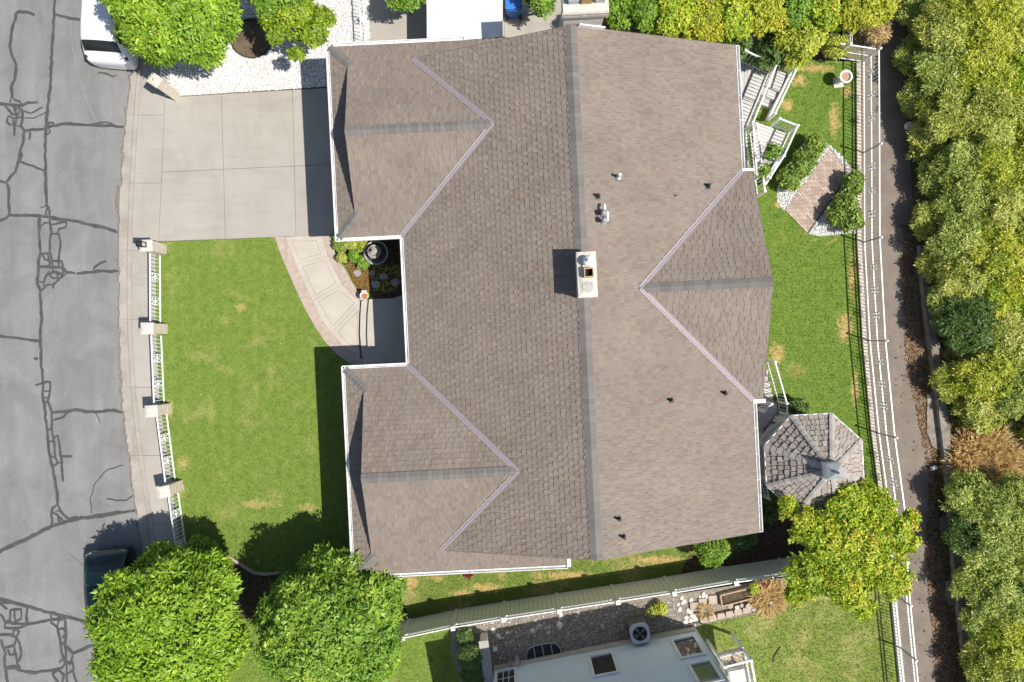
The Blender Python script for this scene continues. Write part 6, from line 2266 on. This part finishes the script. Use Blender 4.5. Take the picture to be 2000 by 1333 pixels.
# --- round street trees
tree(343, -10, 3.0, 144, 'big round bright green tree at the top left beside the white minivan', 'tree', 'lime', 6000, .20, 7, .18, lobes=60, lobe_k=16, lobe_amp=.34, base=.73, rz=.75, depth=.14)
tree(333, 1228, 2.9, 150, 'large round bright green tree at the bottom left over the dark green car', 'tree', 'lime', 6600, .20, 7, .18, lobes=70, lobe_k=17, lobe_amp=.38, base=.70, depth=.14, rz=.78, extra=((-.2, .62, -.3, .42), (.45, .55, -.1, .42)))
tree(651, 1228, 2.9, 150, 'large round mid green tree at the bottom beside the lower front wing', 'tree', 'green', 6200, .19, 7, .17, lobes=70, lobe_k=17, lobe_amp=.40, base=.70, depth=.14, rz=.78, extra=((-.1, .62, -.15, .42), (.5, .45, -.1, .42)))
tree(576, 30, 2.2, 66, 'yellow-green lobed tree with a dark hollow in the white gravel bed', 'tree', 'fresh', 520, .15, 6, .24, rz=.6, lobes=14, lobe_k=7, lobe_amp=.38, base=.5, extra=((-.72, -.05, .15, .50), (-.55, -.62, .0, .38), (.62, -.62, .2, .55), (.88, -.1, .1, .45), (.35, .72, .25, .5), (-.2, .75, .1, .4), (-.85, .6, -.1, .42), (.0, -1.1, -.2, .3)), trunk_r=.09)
tree(535, -25, 2.6, 60, 'green tree crown cut by the top edge between the big round tree and the gravel', 'tree', 'green', 900, .17, 6, .2, lobes=14, lobe_k=7, lobe_amp=.3, base=.7)
tree(311, 1086, .9, 26, 'small dark green shrub by the kerb under the lower left tree', 'shrub', 'green', 420, .15, 6, .2, trunk_r=.03, limbs=4, name='shrub')
tree(392, 1078, 1.0, 30, 'small green shrub by the fence end under the lower left tree', 'shrub', 'green', 460, .15, 6, .2, trunk_r=.03, limbs=4, name='shrub')
# --- tree by the gazebo
tree(1655, 1072, 3.3, 100, 'wide yellow-green tree with turning leaves beside the gazebo', 'tree', 'yellow', 2000, .12, 6, .28, 1.2, .15, rz=.42, lobes=36, lobe_k=12, lobe_amp=.55, base=.48, depth=.2, inner=.35,
     extra=((.65, .75, -.1, .55), (1.0, .25, -.1, .55), (.85, -.55, -.1, .55), (.1, -.75, -.1, .6), (-.65, -.55, -.3, .6), (-.7, .35, 0, .55), (.0, .75, .1, .6), (.3, .0, .4, .6), (-.95, -.9, -.4, .32), (1.25, .1, -.25, .3), (1.3, .55, -.3, .28), (-1.1, .75, -.3, .3), (.5, 1.05, -.3, .35), (.4, -1.2, -.3, .3)), trunk_r=.13, lobe_tone=.2)
# --- hedge of yellow shrubs along the top
def top(px, py, r, z, mat, label, n=1300, **k):
    tree(px, py, z, r * 1.12, label, 'shrub', mat, int(n * 1.2), .115, 5, .28, rz=.7, lobes=26, lobe_k=11, lobe_amp=.55, base=.52, depth=.14, inner=.35, name='tall_shrub', trunk_r=.06, **k)


top(1216, 18, 38, 2.6, 'green', 'green tall shrub just right of the gable-end chimney', 900)
top(1262, 22, 42, 2.8, 'green', 'green tall shrub, second right of the gable-end chimney')
top(1316, 28, 48, 2.8, 'yellow', 'yellow-green tall shrub leaning over the middle of the upper roof edge', 1500)
top(1372, 42, 46, 2.7, 'golden', 'yellowest tall shrub touching the roof edge left of the deck', 1500)
top(1428, 30, 50, 2.6, 'yellow', 'yellow-green tall shrub above the upper end of the deck railing', 1500)
top(1486, 22, 48, 2.6, 'golden', 'golden tall shrub above the deck corner at the top edge', 1400)
top(1548, 12, 46, 2.4, 'green', 'green tall shrub at the top edge between golden shrubs', 1200)
top(1565, 75, 55, 2.0, 'brightolive', 'thin twiggy yellow-green shrub over the deck stairs', 1500)
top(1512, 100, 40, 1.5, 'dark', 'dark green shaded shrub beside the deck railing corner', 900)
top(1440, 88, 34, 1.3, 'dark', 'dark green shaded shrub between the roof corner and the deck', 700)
top(1615, 20, 48, 2.4, 'yellow', 'yellow-green tall shrub at the top edge above the rear fence corner', 1300)
top(1672, 12, 50, 2.6, 'golden', 'bright golden tall shrub at the top edge beside the lane', 1500)
top(1722, 8, 40, 2.4, 'golden', 'golden shrub crown nearest the lane at the top edge', 1000)
top(790, -16, 42, 1.7, 'green', 'green shrub above the concrete pad left of the white shed', 800)
top(1055, -8, 40, 1.6, 'green', 'green shrub between the blue bin and the gable-end chimney', 800)
tree(1715, 62, .5, 24, 'pale dry grey-green shrub at the lane edge outside the fence corner', 'shrub', 'straw', 300, .14, 5, .12, name='dry_shrub', trunk_r=.02, limbs=4)
tree(1632, 92, .6, 24, 'pale green shrub growing through the fence corner by the lawn', 'shrub', 'brightolive', 350, .11, 5, .2, name='shrub', trunk_r=.02, limbs=4)
# --- under the lower roof edge
tree(1392, 1076, 1.1, 40, 'light green feathery shrub at the lower roof edge beside the vinyl fence', 'shrub', 'green', 1000, .13, 6, .16, lobes=16, lobe_amp=.4, base=.6, rz=.7, ry=32, name='shrub', trunk_r=.04, limbs=5)
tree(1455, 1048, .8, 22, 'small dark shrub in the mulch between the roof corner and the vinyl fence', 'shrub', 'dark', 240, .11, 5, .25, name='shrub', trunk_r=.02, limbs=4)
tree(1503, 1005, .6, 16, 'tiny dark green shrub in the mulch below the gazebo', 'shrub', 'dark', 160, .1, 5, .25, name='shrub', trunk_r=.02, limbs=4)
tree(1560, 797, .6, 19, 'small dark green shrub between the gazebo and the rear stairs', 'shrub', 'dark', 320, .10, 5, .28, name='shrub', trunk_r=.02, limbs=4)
tree(1508, 296, 1.9, 34, 'sparse small tree with thin twigs over the garden landing', 'tree', 'green', 110, .11, 5, .26, 1.2, .2, lobes=9, lobe_amp=.7, base=.35, depth=.3, inner=.7, zmin=-.2, trunk_r=.03, limbs=7)
tree(1493, 335, 1.7, 22, 'sparse sapling beside the garden landing and the wall', 'tree', 'green', 60, .11, 5, .26, lobes=7, lobe_amp=.6, base=.35, depth=.3, inner=.6, trunk_r=.02, limbs=5)
# --- roses round the patio
def rose(px, py, r, label, n=420, mat='rose'):
    tree(px, py, .5, r * 1.2, label, 'rose bush', mat, int(n * 1.35), .11, 5, .3, 1.2, .1, rz=.9, lobes=14, lobe_k=7, lobe_amp=.45, base=.55, depth=.2, inner=.35, name='rose_bush', trunk_r=.02, limbs=6)


rose(1590, 285, 21, 'rose bush at the upper end of the left bed beside the brick patio')
rose(1574, 306, 22, 'rose bush second from the top in the left bed beside the brick patio', 460)
rose(1560, 328, 24, 'leafy green rose bush in the middle of the left bed beside the brick patio', 500)
rose(1543, 350, 24, 'lowest rose bush of the left bed, next to its white stones', 500)
rose(1668, 358, 21, 'rose bush at the fence beside the upper right corner of the brick patio', 420)
rose(1650, 396, 22, 'bright green rose bush in the middle of the right bed by the fence', 460)
rose(1634, 420, 18, 'rose bush nearest the brick patio in the right bed', 340)
rose(1660, 428, 24, 'brown-tipped rose bush at the lower end of the right bed by the fence', 460)
# --- flower bed at the entry
def small(px, py, r, mat, label, n=260, leaf=.07, z=.25, cat='plant', name='bedding_plant'):
    tree(px, py, z, r, label, cat, mat, n, leaf, 5, .3, rz=.8, lobes=10, lobe_amp=.4, base=.6, inner=.4, name=name, trunk_r=.015, limbs=4)


small(664, 478, 17, 'rose', 'brown-green leafy plant at the garage corner of the flower bed')
small(686, 477, 18, 'olive', 'yellowish green plant under the garage gutter in the flower bed')
small(708, 480, 17, 'brightolive', 'yellow-green plant left of the fountain')
small(668, 503, 13, 'olive', 'small pale plant at the walk edge of the flower bed', 180)
small(690, 500, 15, 'green', 'small green plant in the middle of the flower bed', 220)
small(708, 512, 17, 'green', 'fine leaved green plant in front of the fountain', 320)
small(655, 462, 9, 'rose', 'tiny plant between the garage corner and the entry walk', 90)
gp_ = xyp([(676, 518), (690, 510), (724, 530), (724, 570), (706, 571), (690, 550)])
xy = sample_poly(gp_, 600)
pts = np.column_stack([xy, np.full(len(xy), .03)])
V, f, tn = leaf_mesh('g', pts, unit(np.column_stack([RNG.normal(0, .3, (len(xy), 2)), np.ones(len(xy))])), None, .05, 5, .3, 1.1, .0)
tag(link('ground_cover', np_mesh('ground_cover', V - np.array(wpos(flower_bed)), f, G['rust'], tn), flower_bed), kind='stuff')
gp_ = xyp([(724, 515), (795, 520), (795, 560), (760, 572), (728, 568)])
xy = sample_poly(gp_, 160)
V, f, tn = leaf_mesh('g', np.column_stack([xy, np.full(len(xy), .03)]), unit(np.column_stack([RNG.normal(0, .3, (len(xy), 2)), np.ones(len(xy))])), None, .05, 5, .3, 1.1, .0)
tag(link('ground_cover', np_mesh('ground_cover', V, f, G['brightolive'], tn), flower_bed), kind='stuff')
small(915, 1116, 16, 'red', 'red flowering plant under the lower gutter', 200, .07, .3, 'plant', 'flowering_plant')
# --- neighbour's shrubs
tree(917, 1284, .9, 24, 'dark conical shrub beside the neighbour\'s wing wall', 'shrub', 'dark', 700, .09, 6, .15, name='shrub', trunk_r=.03, limbs=4, rz=1.0)
tree(925, 1318, .7, 26, 'dark feathery shrub below the conical one at the bottom edge', 'shrub', 'dark', 700, .12, 6, .12, name='shrub', trunk_r=.03, limbs=4)
tree(908, 1246, .5, 17, 'small green shrub at the corner of the neighbour\'s gravel bed', 'shrub', 'dark', 300, .09, 5, .2, name='shrub', trunk_r=.02, limbs=4)
small(1290, 1188, 15, 'brightolive', 'thin weed between the air conditioner and the vinyl fence', 90, .1, .25, 'weed', 'weed')
small(1273, 1196, 12, 'olive', 'sprawling weed right above the air conditioner', 70, .1, .2, 'weed', 'weed')
small(1473, 1150, 12, 'brightolive', 'small green plant at the right end of the timber planter', 120, .08, .3)
# dry grass clump
def straw(px, py, r, label, n, L=.34):
    c = P(px, py, .1)
    t = empty('dry_grass', (c.x, c.y, 0), label, 'dry grass')
    a = RNG.random(n) * 6.283
    rr_ = np.sqrt(RNG.random(n)) * r * .021
    pts = np.column_stack([c.x + np.cos(a) * rr_, c.y + np.sin(a) * rr_, .04 + .1 * RNG.random(n)])
    ax = unit(np.column_stack([np.cos(a) * 1.0, np.sin(a) * 1.0, np.full(n, .12)]) + RNG.normal(0, .4, (n, 3)))
    V, f, tn = leaf_mesh('s', pts, ax, None, L, 4, .06, .5, .02, flat=True)
    link('blades', np_mesh('blades', V - np.array([c.x, c.y, 0]), f, G['straw'], tn), t)


straw(1502, 1168, 24, 'clump of dry tan grass at the end of the wall block row', 420)
straw(1482, 1165, 12, 'small dry tan grass tuft beside the timber planter', 140, .26)
straw(1378, 1194, 9, 'thin dry tan grass tuft behind the wall blocks', 60, .25)
straw(1905, 880, 34, 'large tan dry grass patch among the scrub beyond the lane', 900, .5)
straw(1880, 905, 22, 'tan dry grass tuft at the lane side of the dry patch', 420, .45)
straw(1945, 905, 22, 'tan dry grass tuft right of the large dry patch', 380, .45)
straw(1938, 872, 26, 'tan dry grass tuft at the upper right of the dry patch', 420, .45)
straw(1968, 903, 24, 'tan dry grass tuft farthest from the lane in the dry patch', 380, .45)
straw(1862, 706, 14, 'small tan dry grass tuft by the canal wall above the olive scrub', 200, .35)

# --- scrub and trees on the far side of the lane
def scrub_bush(px, py, r, z, mat, label, n=1500, leaf=.135, cat='bush', rz=.5, **k):
    near_lane = px < (1850 if py < 620 else 1880)
    z *= .42 if near_lane else .62
    tree(px - (24 if py < 280 else 8 if py < 610 else 2), py, z, r * (1.1 if near_lane else 1.2), label, cat, mat, n, leaf, 6, .17, 1.1, .06, rz=rz, lobes=30, lobe_k=10, lobe_amp=.6, base=.45, depth=.2, inner=.35, name='bush', trunk_r=.05, limbs=6, zmin=-.5, lobe_tone=.2, **k)


SB_ = [
    (1815, 25, 46, 1.4, 'dull', 'dark dull green bush at the top edge next to the lane'),
    (1872, 52, 62, 2.2, 'olive', 'olive bush near the top edge, second from the lane'),
    (1955, 40, 72, 2.6, 'brightolive', 'bright yellowish bush near the top right corner'),
    (2030, 60, 60, 2.4, 'olive', 'olive bush cut by the right edge in the top corner'),
    (1812, 112, 40, 1.3, 'dull', 'dull green low bush at the lane across from the fence corner'),
    (1868, 135, 58, 2.0, 'dull', 'dull green bush across the lane from the urn'),
    (1945, 140, 66, 2.4, 'brightolive', 'yellow tinged bush with golden sprays near the right edge, upper part'),
    (2010, 165, 55, 2.2, 'yellow', 'golden bush cut by the right edge, upper part'),
    (1822, 190, 42, 1.5, 'dull', 'dull green bush at the lane above the grey boulder'),
    (1880, 220, 58, 2.1, 'olive', 'olive bush right of the grey boulder'),
    (1955, 235, 70, 2.4, 'olive', 'wide olive bush by the right edge beside the grey boulder row'),
    (1835, 272, 42, 1.4, 'olive', 'olive bush at the lane just below the grey boulder'),
    (1890, 305, 58, 2.0, 'dull', 'dull green bush across the lane from the brick patio, upper one'),
    (1968, 320, 70, 2.3, 'brightolive', 'yellowish bush by the right edge level with the brick patio top'),
    (1840, 350, 46, 1.6, 'dull', 'grey-green bush at the lane level with the patio'),
    (1900, 388, 56, 2.0, 'dull', 'pale green bush with light twigs level with the patio bottom'),
    (1975, 410, 66, 2.2, 'olive', 'olive bush by the right edge level with the patio bottom'),
    (1832, 428, 42, 1.5, 'olive', 'olive bush leaning over the lane below the patio level'),
    (1885, 470, 58, 2.0, 'dull', 'dull green bush above the leaf litter strip'),
    (1965, 495, 70, 2.3, 'brightolive', 'broad yellowish bush by the right edge at mid height'),
    (1838, 512, 40, 1.3, 'olive', 'olive bush over the upper end of the canal wall'),
    (1895, 550, 54, 1.9, 'olive', 'olive bush right of the canal wall top'),
    (1972, 575, 55, 2.1, 'yellow', 'bright yellow bush by the right edge at mid height'),
    (1850, 585, 38, 1.3, 'dull', 'dull green bush beside the canal wall above the dark green one'),
    (1895, 630, 60, 2.0, 'dark', 'dark green dense bush beside the canal wall'),
    (1975, 650, 62, 2.1, 'olive', 'olive bush right of the dark dense bush'),
    (1868, 740, 46, 1.6, 'olive', 'brownish olive bush leaning over the canal wall'),
    (1925, 730, 56, 1.9, 'brightolive', 'yellow-olive bush right of the brownish one'),
    (1990, 760, 56, 2.0, 'dull', 'grey-green bush by the right edge above the dry grass'),
    (1920, 800, 46, 1.4, 'olive', 'olive bush directly above the dry grass patch'),
    (2040, 845, 40, 1.0, 'brightolive', 'yellowish bush by the right edge beside the dry grass'),
    (1895, 975, 48, 1.6, 'dull', 'dull green bush directly below the dry grass patch'),
    (1965, 985, 62, 2.0, 'dull', 'dull green bush by the right edge below the dry grass'),
    (1888, 1045, 42, 1.5, 'dark', 'dark green bush beside the lower canal wall'),
    (1945, 1075, 60, 2.0, 'dull', 'dull green bush in the lower scrub, left of a yellowish one'),
    (2005, 1085, 56, 2.1, 'olive', 'olive bush cut by the right edge in the lower part'),
    (1910, 1135, 46, 1.6, 'dull', 'pale green bush above the round concrete canal pad'),
    (1970, 1165, 62, 2.0, 'dull', 'dull green bush level with the round canal pad'),
    (1920, 1215, 42, 1.5, 'dull', 'dull green bush right below the round canal pad'),
    (1985, 1250, 62, 2.1, 'brightolive', 'yellow-green bush by the right edge near the bottom'),
    (1935, 1290, 48, 1.6, 'olive', 'olive bush near the bottom beside the canal wall'),
    (1990, 1340, 60, 2.0, 'dull', 'dull green bush at the bottom right corner'),
    (1925, 1350, 40, 1.4, 'dull', 'dull green bush at the bottom edge beside the canal wall'),
    (2050, 230, 60, 2.2, 'olive', 'olive bush behind the golden one, cut by the right edge'),
    (2050, 330, 60, 2.2, 'brightolive', 'yellowish bush cut by the right edge level with the patio top'),
    (2055, 440, 60, 2.2, 'olive', 'olive bush cut by the right edge level with the patio bottom'),
    (2055, 545, 60, 2.2, 'dull', 'dull green bush cut by the right edge at mid height'),
    (1840, 75, 45, 1.5, 'brightolive', 'yellow-green bush between the top edge scrub and the lane'),
]
for x, y, r, z, mt, lb in SB_:
    scrub_bush(x, y, r, z, mt, lb, int(2400 * (r / 55.0) ** 2))
# weedy ground cover between the bushes
gp_ = xyp([(1800, -30), (2060, -30), (2060, 850), (1960, 850), (1950, 930), (2060, 940), (2060, 1380), (1915, 1380), (1892, 1150), (1880, 960), (1880, 930), (1870, 830), (1845, 740), (1830, 640), (1815, 500), (1810, 300)])
xy = sample_poly(gp_, 95)
V, f, tn = leaf_mesh('g', np.column_stack([xy, np.full(len(xy), .02)]), unit(np.column_stack([RNG.normal(0, .5, (len(xy), 2)), np.ones(len(xy))])), None, .19, 6, .12, .9, .05)
tag(link('weeds', np_mesh('weeds', V, f, G['dull'], tn)), kind='stuff')
